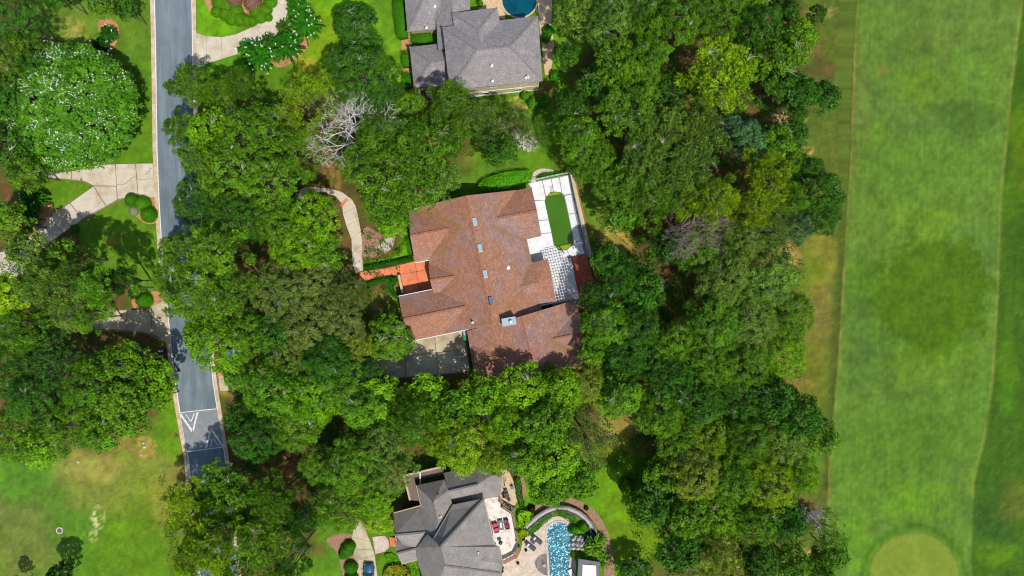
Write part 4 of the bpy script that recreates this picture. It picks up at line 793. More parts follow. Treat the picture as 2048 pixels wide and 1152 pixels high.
for (x, y, z, h_) in ((957, 1106, 8, .5), (953, 1131, 7.9, .4), (955, 1128, 7.9, .3), (880, 1035, 7.6, .4)): pipe(hl, x, y, z, h_, .12)
p = G(875, 989, 7.0); MB().box((p.x, p.y, 7.0), (.45, .25, .2), R(30)).build('roof_vent', ML['dark'], hl)
# terrace of the lower house
ter = empty('terrace', G(1000, 1050), kind='structure'); ter['label'] = 'raised white stone terrace with wooden rail at the lower house'
MB().prism(P2([(966, 994), (999, 990), (1002, 1011), (1025, 1026), (1037, 1095), (1029, 1111), (1006, 1122), (995, 1122), (975, 1080)]), 0, 1.0).build('terrace_floor', ML['terrace'], ter)
rs_ = random.Random(4)
rp_ = [(1000, 994), (1003, 1011.5), (1025.5, 1027), (1038, 1096), (1030, 1113), (1007, 1125)]
rail = empty('terrace_rail', G(1025, 1040), label='brown wooden rail round the white stone terrace', cat='railing')
for i, (a, b) in enumerate(zip(rp_, rp_[1:])):
    wd = .24 if i < 3 else .62
    MB().bar(G(*a, 1.9), G(*b, 1.9), wd, .1).build('handrail', ML['wood'], rail)
    A = G(*a, 1.45); B = G(*b, 1.45); n_ = int((B-A).length/.9)+1; k = MB()
    for j in range(n_+1): q = A.lerp(B, j/n_); k.box((q.x, q.y, 1.45), (.09, .09, .9))
    k.build('posts', ML['wood'], rail)['kind'] = 'stuff'
for i, (x, y) in enumerate([(1003, 1012), (1033.5, 1060), (1037.5, 1092)]):
    p = G(x, y, 2.1); o = empty('lantern', (p.x, p.y, 1.95), label=('dark lantern on the top corner of the terrace rail', 'dark lantern halfway along the terrace rail', 'dark lantern on the lower corner of the terrace rail')[i], cat='lantern', group='lanterns on the terrace rail')
    MB().box((p.x, p.y, 2.0), (.34, .34, .1)).build('base', ML['dark'], o); MB().box((p.x, p.y, 2.2), (.26, .26, .35)).build('lamp_glass', ML['glass'], o); MB().box((p.x, p.y, 2.42), (.36, .36, .12), taper=.3).build('lantern_cap', ML['dark'], o)
# pool garden of the lower house
pd = empty('pool_terrace', G(1070, 1110), kind='structure'); pd['label'] = 'pinkish travertine terrace round the sparkling pool'
MB().prism(P2([(1004, 1127), (1034, 1116), (1042, 1100), (1046, 1077), (1060, 1070), (1078, 1058), (1089, 1042), (1104, 1034), (1116, 1032), (1136, 1037), (1146, 1048), (1147, 1062), (1142, 1070), (1143, 1110), (1152, 1118), (1152, 1230), (1004, 1230)]), -.02, .06).build('paving', ML['trav'], pd)
rs_ = np.random.RandomState(8); k = 0
sp = empty('swimming_pool', G(1117, 1100), label='freeform turquoise pool with white sparkling water at the bottom', cat='swimming pool')
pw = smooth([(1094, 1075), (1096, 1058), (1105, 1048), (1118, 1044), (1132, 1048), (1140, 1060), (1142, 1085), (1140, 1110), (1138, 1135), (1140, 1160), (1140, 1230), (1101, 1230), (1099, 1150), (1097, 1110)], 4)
PW = P2(pw); MB().prism([tuple(v) for v in PW], .0, .085).build('water', ML['glint_water'], sp)
cp = inset(PW, -.32); N = len(PW)
for i in range(0, N-1, 2):
    j = min(i+2, N-1); a = [PW[i], PW[(i+1) % N], PW[j % N]]; b = [cp[j % N], cp[(i+1) % N], cp[i]]
    MB().prism([(q[0], q[1]) for q in a]+[tuple(q[:2]) for q in b], .0, .13).build('coping_stone', ML['trav'], sp)
gb = MB().prism(P2(smooth([(1093, 1108), (1078, 1112), (1070, 1124), (1074, 1138), (1084, 1147), (1096, 1150), (1097, 1130)], 3)), .0, .1).build('stone_bed', ML['stone']); gb['kind'] = 'structure'; gb['label'] = 'dark kidney-shaped planting bed on the travertine beside the pool'
rk = MB(); p = G(1088, 1131, .3); rk.dome((p.x, p.y, .05), .42, .38, .4, 9, 3); tag(rk.build('garden_rock', ML['rock']), 'white rock in the dark kidney-shaped bed by the pool', 'rock')
arc = smooth([(1047, 1056), (1069, 1035), (1083, 1025), (1096, 1018), (1110, 1013.5), (1122, 1012.5), (1136, 1014), (1149, 1018.5), (1162, 1025), (1175, 1036), (1186, 1049), (1194, 1066)], 3, False)
A_ = P2(arc, .8); gw = empty('garden_wall', G(1110, 1016), label='long curved dark stone wall round the pool garden', cat='wall')
for a, b in zip(A_, A_[1:]): MB().bar(Vector((a.x, a.y, .45)), Vector((b.x, b.y, .45))+(b-a).normalized()*.04, .3, .9+.02*(hash((round(a.x), 1)) % 3)).build('wall_block', ML['stone'], gw)
def offs(pts, d):
    o = []
    for i, p in enumerate(pts):
        a = Vector(pts[max(i-1, 0)]); b = Vector(pts[min(i+1, len(pts)-1)]); t = (b-a).normalized(); o.append((p[0]-t.y*d, p[1]+t.x*d))
    return o
ribbon(offs(arc, 2), offs(arc, 8), -.02, .05, 'path', ML['gutter'], kind='structure')['label'] = 'grey curved path inside the pool garden wall'
A2 = offs(arc, 9.5); edg = empty('stone_edging', G(*A2[6]), label='row of small dark edging stones inside the curved path', cat='edging')
A2w = P2(A2)
for a, b in zip(A2w, A2w[1:]):
    for t in (0.0, .5):
        q = a.lerp(b, t+.25); MB().dome((q.x, q.y, .0), (b-a).length*.27, .26, .32, 7, 2).build('stone', ML['stone'], edg)
pn = MB().prism(P2(smooth([(1166, 1078), (1172, 1064), (1184, 1058), (1196, 1070), (1202, 1086), (1190, 1094), (1174, 1090)], 3)), .0, .07).build('pond', watermat('pond_water', alb(22, 52, 66), alb(36, 70, 84), 1.5, .2, .08)); tag(pn, 'small dark blue pond beside the rock waterfall', 'pond')
# rock waterfall
rf = empty('rock_waterfall', G(1154, 1086), label='block of pale boulders between the pool and dark pond', cat='waterfall'); rsn = np.random.RandomState(3)
for (x, y, r, h_) in [(1147, 1078, 4.5, .7), (1156, 1077, 4.2, .9), (1164, 1079, 4.4, .8), (1146, 1087, 4.2, .8), (1153, 1086, 5, 1.3), (1162, 1088, 5, 1.1), (1147, 1096, 4.4, .7), (1155, 1096, 4.5, 1.0), (1164, 1097, 4.2, .8), (1154, 1103, 3.2, .5), (1168, 1085, 3, .6), (1152, 1072, 2.6, .5), (1161, 1072, 2.5, .5)]:
    p = G(x, y, h_*.5); m = MB().dome((0, 0, 0), r*S*1.45, r*S*1.25, h_*1.2, 8, 3); m.v = [(a*(1+.16*math.sin(5*b+x)), b*(1+.16*math.sin(4*a+y)), c_*(1+.1*math.sin(7*a))) for a, b, c_ in m.v]
    o = link('boulder', m.mesh('boulder'), rf, ML['rock']); o.location = (p.x-rf.location.x, p.y-rf.location.y, 0); o.rotation_euler.z = rsn.rand()*6
# cabana at the bottom edge
cb = empty('cabana', G(1172, 1150), label='small cabana with grey-edged white roof beside the palm at bottom', cat='cabana')
MB().prism(P2([(1157, 1118), (1168, 1119), (1198, 1124), (1200, 1200), (1152, 1200)], 2.6), 2.5, 2.65).build('roof', mat('cabana_grey', alb(108, 110, 114), rough=.7), cb)
MB().prism(P2([(1165, 1129), (1192, 1131), (1194, 1195), (1163, 1195)], 2.75), 2.66, 2.78).build('roof_panel', ML['whitetrim'], cb)
for a in ((1159, 1121), (1194, 1126), (1156, 1190), (1196, 1190)): p = G(*a, 2.4); MB().box((p.x, p.y, 1.25), (.15, .15, 2.5)).build('post', ML['whitetrim'], cb)
sl2 = MB(); sl2.bar(G(1139, 1139, .3), G(1147, 1156, .3), .75, .3); tag(sl2.build('diving_board', ML['whitetrim']), 'short white diving board over the lower right pool edge', 'diving board')
# ---------------------------------------------------------------- furniture
def lounger(x, y, rz, lab, towel):
    p = G(x, y, .4); o = empty('sun_lounger', (p.x, p.y, .06), rz, label=lab, cat='sun lounger', group='sun loungers by the sparkling pool'); gm = mat('lounger_grey', (.05, .055, .065), rough=.7)
    def b(c, d): return MB().box(c, d)
    link('seat', b((.35, 0, .32), (1.3, .68, .1)).mesh('seat'), o, gm); bk = link('backrest', b((0, 0, 0), (.75, .68, .09)).mesh('backrest'), o, gm); bk.location = (-.62, 0, .46); bk.rotation_euler.y = R(28)
    for i in (-.45, .9):
        for j in (-.28, .28): link('leg', b((i, j, .14), (.06, .06, .28)).mesh('leg'), o, ML['dark'])
    if towel: link('pillow', MB().box((-.5, 0, .52), (.26, .5, .1)).mesh('pillow'), o, ML['whitetrim'])
lounger(1074, 1080, R(-38), 'dark sun lounger nearer the pool with a white pillow', True); lounger(1061, 1093, R(-38), 'dark sun lounger nearer the terrace rail with a white pillow', True)
t = empty('side_table', G(1065.5, 1084, .3), label='small dark square table between the two sun loungers', cat='table'); p = G(1066, 1083.5, .4); MB().box((p.x, p.y, .42), (.75, .6, .06), R(-38)).build('tabletop', ML['dark'], t)
for i in (-.25, .25):
    for j in (-.2, .2): MB().box((p.x+i, p.y+j, .22), (.05, .05, .36)).build('leg', ML['dark'], t)
def armchair(x, y, rz, col, lab):
    p = G(x, y, 1.4); o = empty('armchair', (p.x, p.y, 1.0), rz, label=lab, cat='armchair', group='cushioned armchairs on the terrace'); cm = mat('cushion', col, tuple(v*.8 for v in col), 4, .8); f = ML['dark']
    link('seat', MB().box((0, 0, .35), (.66, .66, .18)).mesh('seat', 0), o, cm); link('back', MB().box((-.36, 0, .6), (.16, .7, .55)).mesh('back'), o, cm); link('frame', MB().box((-.03, 0, .14), (.8, .8, .2)).mesh('frame'), o, f)
    for s_ in (-1, 1): link('armrest', MB().box((0, s_*.4, .45), (.74, .1, .28)).mesh('armrest'), o, f)
armchair(990.5, 1051, R(10), alb(226, 84, 110), 'bright pink armchair nearer the top left of fire table'); armchair(993, 1060, R(14), alb(232, 80, 112), 'bright pink armchair nearer the bottom left of fire table')
armchair(1012, 1044.5, R(190), alb(168, 76, 98), 'dusky rose armchair top right of the fire table'); armchair(1014.5, 1053, R(188), alb(160, 76, 94), 'dusky rose armchair bottom right of the fire table')
p = G(1001.5, 1050.5, 1.5); t = empty('fire_table', (p.x, p.y, 1.0), R(8), label='long grey-green fire table with white burner slot', cat='table')
link('tabletop', MB().box((0, 0, .42), (.85, 1.65, .1)).mesh('tabletop'), t, mat('table_slate', alb(92, 112, 112), rough=.5)); link('base', MB().box((0, 0, .2), (.6, 1.3, .36)).mesh('base'), t, ML['dark']); link('burner', MB().box((.03, 0, .485), (.3, .9, .04)).mesh('burner'), t, ML['whitetrim'])
p = G(1001, 1086, 1.9); t = empty('barbecue_grill', (p.x, p.y, 1.0), label='round black barbecue grill on the white terrace', cat='grill')
link('lid', MB().dome((0, 0, .8), .36, .36, .3, 16, 5).mesh('lid', 1), t, mat('grill_black', (.04, .045, .05), rough=.35)); link('bowl', MB().tube((0, 0, .5), (0, 0, .8), .22, .36, 16, cap=True).mesh('bowl'), t, ML['dark'])
for i in range(3): a = i*2.1; link('leg', MB().tube((.15*math.cos(a), .15*math.sin(a), .55), (.35*math.cos(a), .35*math.sin(a), 0), .02, .02, 5).mesh('leg'), t, ML['dark'])
# side yard of the lower house
sy = MB().prism(P2([(1004, 940), (1016, 938), (1028, 965), (1036, 1000), (1030, 1010), (1018, 1016), (1005, 1008), (1000, 992)]), -.02, .05).build('side_yard', ML['trav2']); sy['kind'] = 'structure'; sy['label'] = 'cream flagstone side yard right of the lower house'
def bike(x, y, rz, lab, z=.06):
    p = G(x, y, .4); o = empty('bicycle', (p.x, p.y, z), rz, label=lab, cat='bicycle', group='bicycles in the side yard')
    for s_ in (-.5, .5):
        m = MB()
        for i in range(14):
            a, b = i*2*math.pi/14, (i+1)*2*math.pi/14; m.tube((s_+.33*math.cos(a), .1*math.sin(a), .34+.33*math.sin(a)), (s_+.33*math.cos(b), .1*math.sin(b), .34+.33*math.sin(b)), .025, .025, 4)
        link('wheel', m.mesh('wheel'), o, ML['rubber'])
    m = MB()
    for a, b in (((-.5, 0, .34), (0, 0, .3)), ((0, 0, .3), (-.15, 0, .85)), ((-.15, 0, .8), (.38, 0, .8)), ((0, 0, .3), (.38, 0, .78)), ((.5, 0, .34), (.36, 0, .95)), ((-.5, 0, .34), (-.15, 0, .8))): m.tube(a, b, .025, .025, 5)
    link('frame', m.mesh('frame'), o, ML['dark']); link('saddle', MB().box((-.17, 0, .9), (.26, .14, .06)).mesh('saddle'), o, ML['dark']); link('handlebar', MB().tube((.36, -.3, 1.0), (.36, .3, 1.0), .02, .02, 5, cap=True).mesh('handlebar'), o, ML['metal'])
def patio_chair(x, y, rz, m, lab, z=.05):
    p = G(x, y, .5); o = empty('patio_chair', (p.x, p.y, z), rz, label=lab, cat='chair', group='patio chairs in the side yard')
    link('seat', MB().box((0, 0, .42), (.5, .5, .06)).mesh('seat'), o, m); link('backrest', MB().box((-.26, 0, .7), (.06, .5, .5)).mesh('backrest'), o, m)
    for i in (-.22, .22):
        for j in (-.22, .22): link('leg', MB().box((i, j, .2), (.04, .04, .4)).mesh('leg'), o, ML['dark'])
bike(1009.5, 965, R(80), 'dark bicycle nearest the roof in the flagstone side yard')
bl = mat('blue_plastic', alb(40, 120, 180), rough=.5)
patio_chair(1012, 982, R(20), ML['dark'], 'dark metal chair above the black round table'); patio_chair(1007, 991, R(110), ML['dark'], 'dark metal chair left of the black round table'); patio_chair(1024, 975, R(200), bl, 'blue chair in the flagstone side yard'); patio_chair(1018, 1000, R(-60), ML['dark'], 'dark metal chair below the black round table')
p = G(1013, 992, .8); t = empty('round_table', (p.x, p.y, .05), label='small black round table among dark metal chairs', cat='table'); link('tabletop', MB().tube((0, 0, .7), (0, 0, .74), .5, .5, 18, cap=True).mesh('tabletop'), t, ML['dark']); link('pedestal', MB().tube((0, 0, 0), (0, 0, .7), .05, .05, 8).mesh('pedestal'), t, ML['dark'])
st_ = empty('steps', G(1018, 1014), label='dark stone steps from side yard up to the white terrace', cat='steps')
for i in range(5): MB().bar(G(1007+i*4.6, 1009.5+i*3.2, .1+.12*i), G(1011+i*4.6, 1003+i*3.4, .1+.12*i), .38, .2).build('tread', ML['stone'], st_)
# ---------------------------------------------------------------- blue car
def car(x, y, rz, col, lab):
    p = G(x, y, .8); o = empty('parked_car', (p.x, p.y, .11), rz, label=lab, cat='car'); pm = mat('car_paint', col, rough=.22, spec=.6); m = MB()
    prof = [(-2.35, .62, .35, .55), (-2.25, .80, .3, .80), (-1.9, .88, .25, .90), (-.9, .90, .25, .98), (.9, .90, .25, 1.0), (1.9, .86, .25, .92), (2.2, .78, .3, .82), (2.32, .6, .4, .62)]; o_ = []
    for (yy, hw, zb, zt) in prof: o_ += [(-hw, yy, zb), (-hw*1.02, yy, (zb+zt)*.52), (-hw*.9, yy, zt), (0, yy, zt+.05), (hw*.9, yy, zt), (hw*1.02, yy, (zb+zt)*.52), (hw, yy, zb)]
    f = []
    for i in range(len(prof)-1):
        for j in range(6): a = i*7+j; f.append((a, a+1, a+8, a+7))
        f.append((i*7+6, i*7, i*7+7, i*7+13))
    f += [(6, 5, 4, 3, 2, 1, 0), tuple(range(49, 56))]; m.add(o_, f); link('body', m.mesh('body', 1), o, pm)
    g = MB(); cab = [(-1.55, .72, .95), (-1.0, .64, 1.38), (.25, .64, 1.42), (1.05, .74, .98)]; o_ = []
    for (yy, hw, zt) in cab: o_ += [(-hw, yy, zt), (hw, yy, zt), (-hw-.1, yy, .93), (hw+.1, yy, .93)]
    g.add(o_, [(0, 1, 5, 4), (8, 9, 13, 12), (0, 4, 6, 2), (4, 8, 10, 6), (8, 12, 14, 10), (1, 3, 7, 5), (5, 7, 11, 9), (9, 11, 15, 13), (12, 13, 15, 14), (0, 2, 3, 1)]); link('windows', g.mesh('windows'), o, ML['glass'])
    link('roof_panel', MB().box((0, -.37, 1.42), (1.22, 1.18, .05), taper=.95).mesh('roof_panel'), o, pm)
    for sx_ in (-1, 1):
        for yy in (-1.42, 1.4):
            wh = link('wheel', MB().tube((sx_*.92, yy, .33), (sx_*.70, yy, .33), .33, .33, 18, cap=True).mesh('wheel'), o, ML['rubber']); link('rim', MB().tube((sx_*.93, yy, .33), (sx_*.90, yy, .33), .2, .2, 10, cap=True).mesh('rim'), wh, ML['metal'])
        link('wing_mirror', MB().box((sx_*1.0, .72, .98), (.2, .14, .14)).mesh('wing_mirror'), o, pm); link('headlight', MB().box((sx_*.62, 2.2, .72), (.3, .14, .12)).mesh('headlight'), o, ML['skyglass']); link('tail_light', MB().box((sx_*.66, -2.26, .72), (.26, .1, .12)).mesh('tail_light'), o, ML['redbrick'])
    return o
car(736.5, 1155, R(-2), alb(50, 96, 128), 'steel blue car on the stained driveway at the bottom edge')
car(478, 711, R(80), alb(120, 160, 190), 'light blue car half hidden under trees right of the street')
# ---------------------------------------------------------------- street furniture
mb_ = empty('mailbox', G(441, 747), label='red brick mailbox pillar beside the right kerb', cat='mailbox'); p = G(441, 747, 1)
MB().box((p.x, p.y, .6), (.7, .6, 1.2), R(8)).build('pillar', ML['redbrick'], mb_); MB().box((p.x, p.y, 1.24), (.85, .75, .1), R(8)).build('cap', ML['terracotta'], mb_); MB().box((p.x-.25, p.y, 1.0), (.5, .25, .25), R(8)).build('letter_box', ML['dark'], mb_)
mb_ = empty('mailbox', G(322, 702), label='pale mailbox on a post in shade left of the street', cat='mailbox'); p = G(322, 702, 1)
MB().box((p.x, p.y, .5), (.15, .15, 1.0)).build('post', ML['dark'], mb_); MB().box((p.x, p.y, 1.1), (.7, .35, .3), R(5)).build('letter_box', mat('mailbox_white', alb(200, 215, 225), rough=.4), mb_); MB().box((p.x+.45, p.y-.1, .3), (.35, .5, .5)).build('planter', ML['dark'], mb_)
def ring(name, x, y, r, lab, cat, m1, m2):
    p = G(x, y); o = empty(name, p, label=lab, cat=cat); MB().prism(disc(r, 28, p.x, p.y), 0, .08).build('collar', m1, o); MB().prism(disc(r*.62, 20, p.x, p.y), 0, .1).build('lid', m2, o)
ring('manhole', 119.5, 1061, .62, 'round concrete manhole with rusty lid in the lower left lawn', 'manhole', ML['gravel'], mat('rust', alb(112, 92, 82), rough=.8)); ring('drain_cover', 353, 871, .42, 'small brown drain cover in grass beside the left kerb', 'drain cover', mat('soil', alb(140, 104, 74)), mat('iron', alb(92, 66, 54), rough=.8))
for (x, y, r, l) in ((287, 886, .3, 'white stone nearest the trees in lower left lawn'), (289, 894, .34, 'largest white stone in bare soil of lower left lawn'), (284, 910, .22, 'smallest white stone in bare soil of the lower left lawn'), (156, 924, .3, 'white stone alone at the edge of lower left trees')):
    p = G(x, y); m = MB().dome((0, 0, 0), r, r*.7, r*.6, 8, 3); o = link('garden_rock', m.mesh('garden_rock'), None, ML['rock']); o.location = p; o.rotation_euler.z = x; tag(o, l, 'rock', 'white stones in lower left lawn')
p = G(730, 505, .5); o = empty('garden_statue', (p.x, p.y, 0), label='small dark and white garden figure in the bed beside front path', cat='statue')
link('figure', MB().dome((0, 0, .3), .16, .16, .5, 10, 4).mesh('figure'), o, ML['rock']); link('plinth', MB().box((0, 0, .15), (.45, .45, .3)).mesh('plinth'), o, ML['dark'])
# golf balls / pale specks are too small to model singly; flag of the green stands outside the frame
# ================================================================ SHRUBS AND HEDGES
LM = ML['leaf']
def inpoly(px, py, poly):
    r = np.zeros(len(px), bool); n = len(poly); j = n-1
    for i in range(n):
        xi, yi = poly[i][:2]; xj, yj = poly[j][:2]
        c = ((yi > py) != (yj > py)) & (px < (xj-xi)*(py-yi)/((yj-yi) if yj != yi else 1e-9)+xi); r ^= c; j = i
    return r
def leafy(name, poly, h, col, label, cat='hedge', group=None, dens=70, leaf=.14, rough=.06, seed=1, wild=0.0, parent=None, kind=None, z0=0.0):
    rs = np.random.RandomState(seed); W_ = [tuple(v)[:2] for v in P2(poly, z0+h*.8)]
    xs_ = [p[0] for p in W_]; ys_ = [p[1] for p in W_]; A = abs(sum(W_[i][0]*W_[(i+1) % len(W_)][1]-W_[(i+1) % len(W_)][0]*W_[i][1] for i in range(len(W_))))/2
    bb = (max(xs_)-min(xs_))*(max(ys_)-min(ys_)); n = int(dens*bb); x = rs.uniform(min(xs_), max(xs_), n); y = rs.uniform(min(ys_), max(ys_), n); k = inpoly(x, y, W_); x, y = x[k], y[k]
    nz = fbm(x*1.1+seed*7, y*1.1, seed, 3); top = z0+h*(1-wild*(nz < .5)*(.9-nz)*1.6)+(nz-.5)*h*.25
    C = [np.stack([x, y, top+rs.uniform(-rough, rough, len(x))], 1)]; N = [unit(np.stack([rs.normal(0, .45, len(x)), rs.normal(0, .45, len(x)), np.ones(len(x))], 1))]
    core = inset(W_, .08)
    for i in range(len(W_)):
        a = np.array(W_[i]); b = np.array(W_[(i+1) % len(W_)]); L_ = np.linalg.norm(b-a); m = int(L_*h*dens*.8)
        if m < 1: continue
        t = rs.rand(m, 1); q = a*(1-t)+b*t; nn = np.array([(b-a)[1], -(b-a)[0]])/(L_+1e-9); q = q+rs.normal(0, rough*.8, (m, 2)); C.append(np.concatenate([q, z0+rs.rand(m, 1)*h], 1)); N.append(unit(np.concatenate([np.tile(nn, (m, 1)), np.full((m, 1), .4)], 1)+rs.normal(0, .4, (m, 3))))
    C = np.vstack(C); N = np.vstack(N); n = len(C); mb = MB()
    if wild < .3: mb.prism(core, z0, z0+h*(.93-wild))
    base = np.array([min(xs_), min(ys_), 0]); C = C-base; mb.v = [(v[0]-base[0], v[1]-base[1], v[2]) for v in mb.v]
    me = leafmesh(name, C, N, leaf*rs.uniform(.7, 1.3, n), leaf*.6*rs.uniform(.7, 1.3, n), np.clip(rs.normal(.45, .18, n), 0, 1), rs, mb)
    o = link(name, me, parent, LM); o.location = base; o.color = (*col, 1)
    return tag(o, label, cat, group, kind)
def D(c, k=.62): return tuple(v/k*.80 for v in alb(*c, 1.0))       # leaf colour from the sunlit look of the plant
HG = D((62, 122, 18)); HB = D((84, 150, 24)); HD = D((38, 88, 20)); HY = D((120, 158, 20))
for poly, h, col, lab, kw in [
 ([(785, -20), (805, -24), (810, 20), (816, 74), (800, 77), (793, 72), (787, 30)], 1.3, HG, 'long clipped hedge left of the grey top house roof', {}),
 ([(823, 67), (863, 66), (866, 82), (850, 86), (823, 85)], 1.3, HG, 'short clipped hedge in the recess of the grey top house', {}),
 ([(803, 103), (817, 101), (819, 133), (806, 134), (802, 124)], 1.2, HG, 'clipped rectangular hedge upper of two left of the grey garage', {}),
 ([(804, 147), (820, 145), (823, 165), (827, 173), (814, 176), (805, 173)], 1.2, HG, 'clipped rectangular hedge lower of two left of the grey garage', {}),
 ([(728, 531), (760, 526), (800, 518), (824, 512), (826, 521), (800, 527), (765, 535), (730, 541)], .9, D((34, 86, 12)), 'low dark clipped hedge along the upper edge of orange courtyard walk', {}),
 ([(816, 455), (824, 460), (826, 505), (818, 512), (812, 480)], 1.0, HG, 'narrow hedge against the left gable of the brown-roofed house', {}),
 (smooth([(732, 566), (755, 558), (780, 554), (793, 556), (792, 566), (786, 574), (790, 586), (798, 594), (795, 599), (784, 592), (777, 580), (776, 568), (760, 566), (738, 572)], 2), .9, D((38, 100, 14)), 'low curved hedge below the orange courtyard walk', {}),
 (smooth([(958, 369), (975, 357), (1005, 347), (1040, 342), (1062, 344), (1060, 360), (1040, 366), (1000, 376), (962, 384)], 2), 1.6, HB, 'broad leafy hedge above the air conditioning units', dict(leaf=.22, dens=60, rough=.16, wild=.2)),
 ([(1074, 352), (1090, 346), (1110, 344), (1136, 342), (1132, 346), (1100, 354), (1076, 358)], .7, HG, 'low hedge outside the top fence of green pool terrace', dict(wild=.2)),
 ([(933, 668), (940, 668), (943, 700), (950, 760), (944, 764), (938, 720)], 1.2, D((44, 90, 14)), 'narrow hedge between driveway and brown-roofed south wing', {}),
 (smooth([(728, 520), (752, 518), (785, 506), (800, 486), (812, 470), (816, 500), (815, 512), (780, 522), (730, 529)], 2), .08, D((110, 160, 16)), 'strip of bright lawn between mulch bed and dark hedge', dict(dens=40, cat='lawn')),
 (smooth([(1052, 1062), (1070, 1048), (1088, 1034), (1100, 1029), (1104, 1036), (1090, 1046), (1076, 1060), (1060, 1070), (1046, 1072)], 2), .35, D((50, 110, 40)), 'low groundcover strip along the left inside of the curved pool wall', dict(leaf=.2, wild=.4, cat='groundcover')),
 (smooth([(1118, 1026), (1136, 1028), (1152, 1036), (1150, 1046), (1140, 1044), (1128, 1036)], 2), .4, D((50, 104, 36)), 'low groundcover strip along the right inside of the curved pool wall', dict(leaf=.2, wild=.4, cat='groundcover')),
 (smooth([(1030, 960), (1040, 958), (1044, 990), (1048, 1010), (1040, 1014), (1034, 990)], 2), .8, D((40, 92, 24)), 'dark hedge between side yard and small lawn', dict(leaf=.25, wild=.4)),
 (smooth([(1036, 1030), (1050, 1022), (1066, 1028), (1060, 1040), (1044, 1056), (1038, 1050)], 2), 1.1, D((120, 165, 30)), 'yellow-green shrub outside the terrace rail', dict(leaf=.3, wild=.5, cat='shrub')),
 (smooth([(1040, 1062), (1050, 1060), (1056, 1066), (1048, 1074), (1041, 1076)], 2), .7, D((130, 150, 24)), 'olive grass tuft beside the terrace rail and loungers', dict(leaf=.3, wild=.4, cat='shrub')),
 (smooth([(803, 118+1000), (812, 1122), (826, 1126), (834, 1125), (838, 1170), (800, 1170), (776, 1128), (768, 1112), (780, 1106)], 2), .3, D((80, 140, 20)), 'low planting in front of the lower house beside the landing', dict(leaf=.25, wild=.5, cat='groundcover')),
 (smooth([(770, 1140), (790, 1130), (812, 1136), (822, 1160), (790, 1180), (768, 1170)], 2), .9, D((124, 124, 34)), 'olive and dark green bush at the bottom edge near lower house', dict(leaf=.3, wild=.6, cat='shrub')),
]:
    kw = dict(kw); cat = kw.pop('cat', 'hedge'); leafy({'lawn': 'lawn_strip', 'groundcover': 'groundcover', 'shrub': 'shrub', 'hedge': 'hedge'}[cat], poly, h, col, lab, cat=cat, seed=int(poly[0][0]) % 97, kind='stuff' if cat in ('lawn', 'groundcover') else None, **kw)
def bush_mesh(seed, leaf=.13, dens=95, lump=.06, hh=.8):
    rs = np.random.RandomState(seed); n = int(dens*2*math.pi*1.0); d = unit(rs.normal(size=(n*2, 3))); d = d[d[:, 2] > -.1]; n = len(d)
    r = 1+lump*np.sin(5*d[:, 0]+seed)*np.cos(4*d[:, 1]); C = d*r[:, None]*np.array([1, 1, hh])*rs.uniform(.96, 1.03, (n, 1)); N = unit(d+rs.normal(0, .35, (n, 3)))
    mb = MB().dome((0, 0, 0), .93, .93, .93*hh, 14, 5)
    return leafmesh('foliage', C, N, leaf*rs.uniform(.7, 1.3, n), leaf*.6, np.clip(rs.normal(.45, .15, n), 0, 1), rs, mb)
BM = [bush_mesh(s) for s in (1, 2)]+[bush_mesh(5, .26, 60, .14)]
for m_ in BM: m_.materials.append(LM)
BMN = [bush_mesh(11, .09, 260, .04), bush_mesh(12, .09, 260, .04)]
for m_ in BMN: m_.materials.append(LM)
def bush(x, y, r, col, lab, h=None, v=0, grp=None, fine=True, name='round_bush', cat='bush'):
    R_ = r*S; h = h or R_*1.3; p = G(x, y, h*.5); me = (BMN if fine else BM)[v % 2] if v < 2 else BM[2]
    o = bpy.data.objects.new(name, me); COL.objects.link(o); o.location = (p.x, p.y, 0); o.scale = (R_, R_, h/.8); o.rotation_euler.z = x*.37; o.color = (*col, 1)
    return tag(o, lab, cat, grp)
bush(261, 399, 14, D((62, 122, 18)), 'dark smooth clipped bush, top left of the cluster by the forked driveway', grp='clipped bushes by the street'); bush(283, 407, 16.5, D((82, 140, 16)), 'lighter flecked clipped bush in the middle of the cluster by the forked driveway', v=1, grp='clipped bushes by the street')
bush(295, 428, 17, D((64, 126, 14)), 'largest clipped bush, lowest of the cluster by the forked driveway', grp='clipped bushes by the street'); bush(266, 422, 11, D((128, 140, 128)), 'grey-green clipped bush tucked behind the cluster by the forked driveway', h=.7, grp='clipped bushes by the street')
bush(286, 600, 17, D((66, 126, 14)), 'single round clipped bush above the lower left driveway', v=1)
bush(147, 457, 9, D((50, 110, 20)), 'small round bush at the shaded edge of forked driveway', v=1)
bush(286, 582, 8, D((70, 130, 16)), 'small lighter bush just above the single round clipped bush', v=1)
for i, (x, y, r) in enumerate([(438, 2, 14), (432, 22, 10), (449, 26, 12), (462, 34, 13), (478, 36, 13), (492, 40, 10), (504, 41, 9), (520, 32, 12), (530, 18, 12), (540, 2, 12), (512, 22, 13), (452, 8, 14), (470, 20, 13), (536, 34, 7)]):
    bush(x, y, r*1.22, D((74+3*(i % 3), 122+3*(i % 2), 12)), ['bush at the upper left end of the scalloped ring', 'small bush low on the left of the scalloped ring', 'second bush from the left along the scalloped ring', 'third bush from the left along the scalloped ring', 'middle bush of the scalloped ring below the purple shrubs', 'bush left of the lowest point of the scalloped ring', 'small separate bush at the lowest point of scalloped ring', 'bush right of the lowest point of scalloped ring', 'bush at the right side of the scalloped ring', 'bush at the upper right end of the scalloped ring', 'inner bush between right purple shrub and driveway', 'inner bush left of the left purple shrub', 'inner bush below the left purple shrub', 'tiny bush at the driveway edge of the scalloped ring'][i]+' by the curved driveway', h=.95, v=i % 2, grp='scalloped green bushes by the curved driveway')
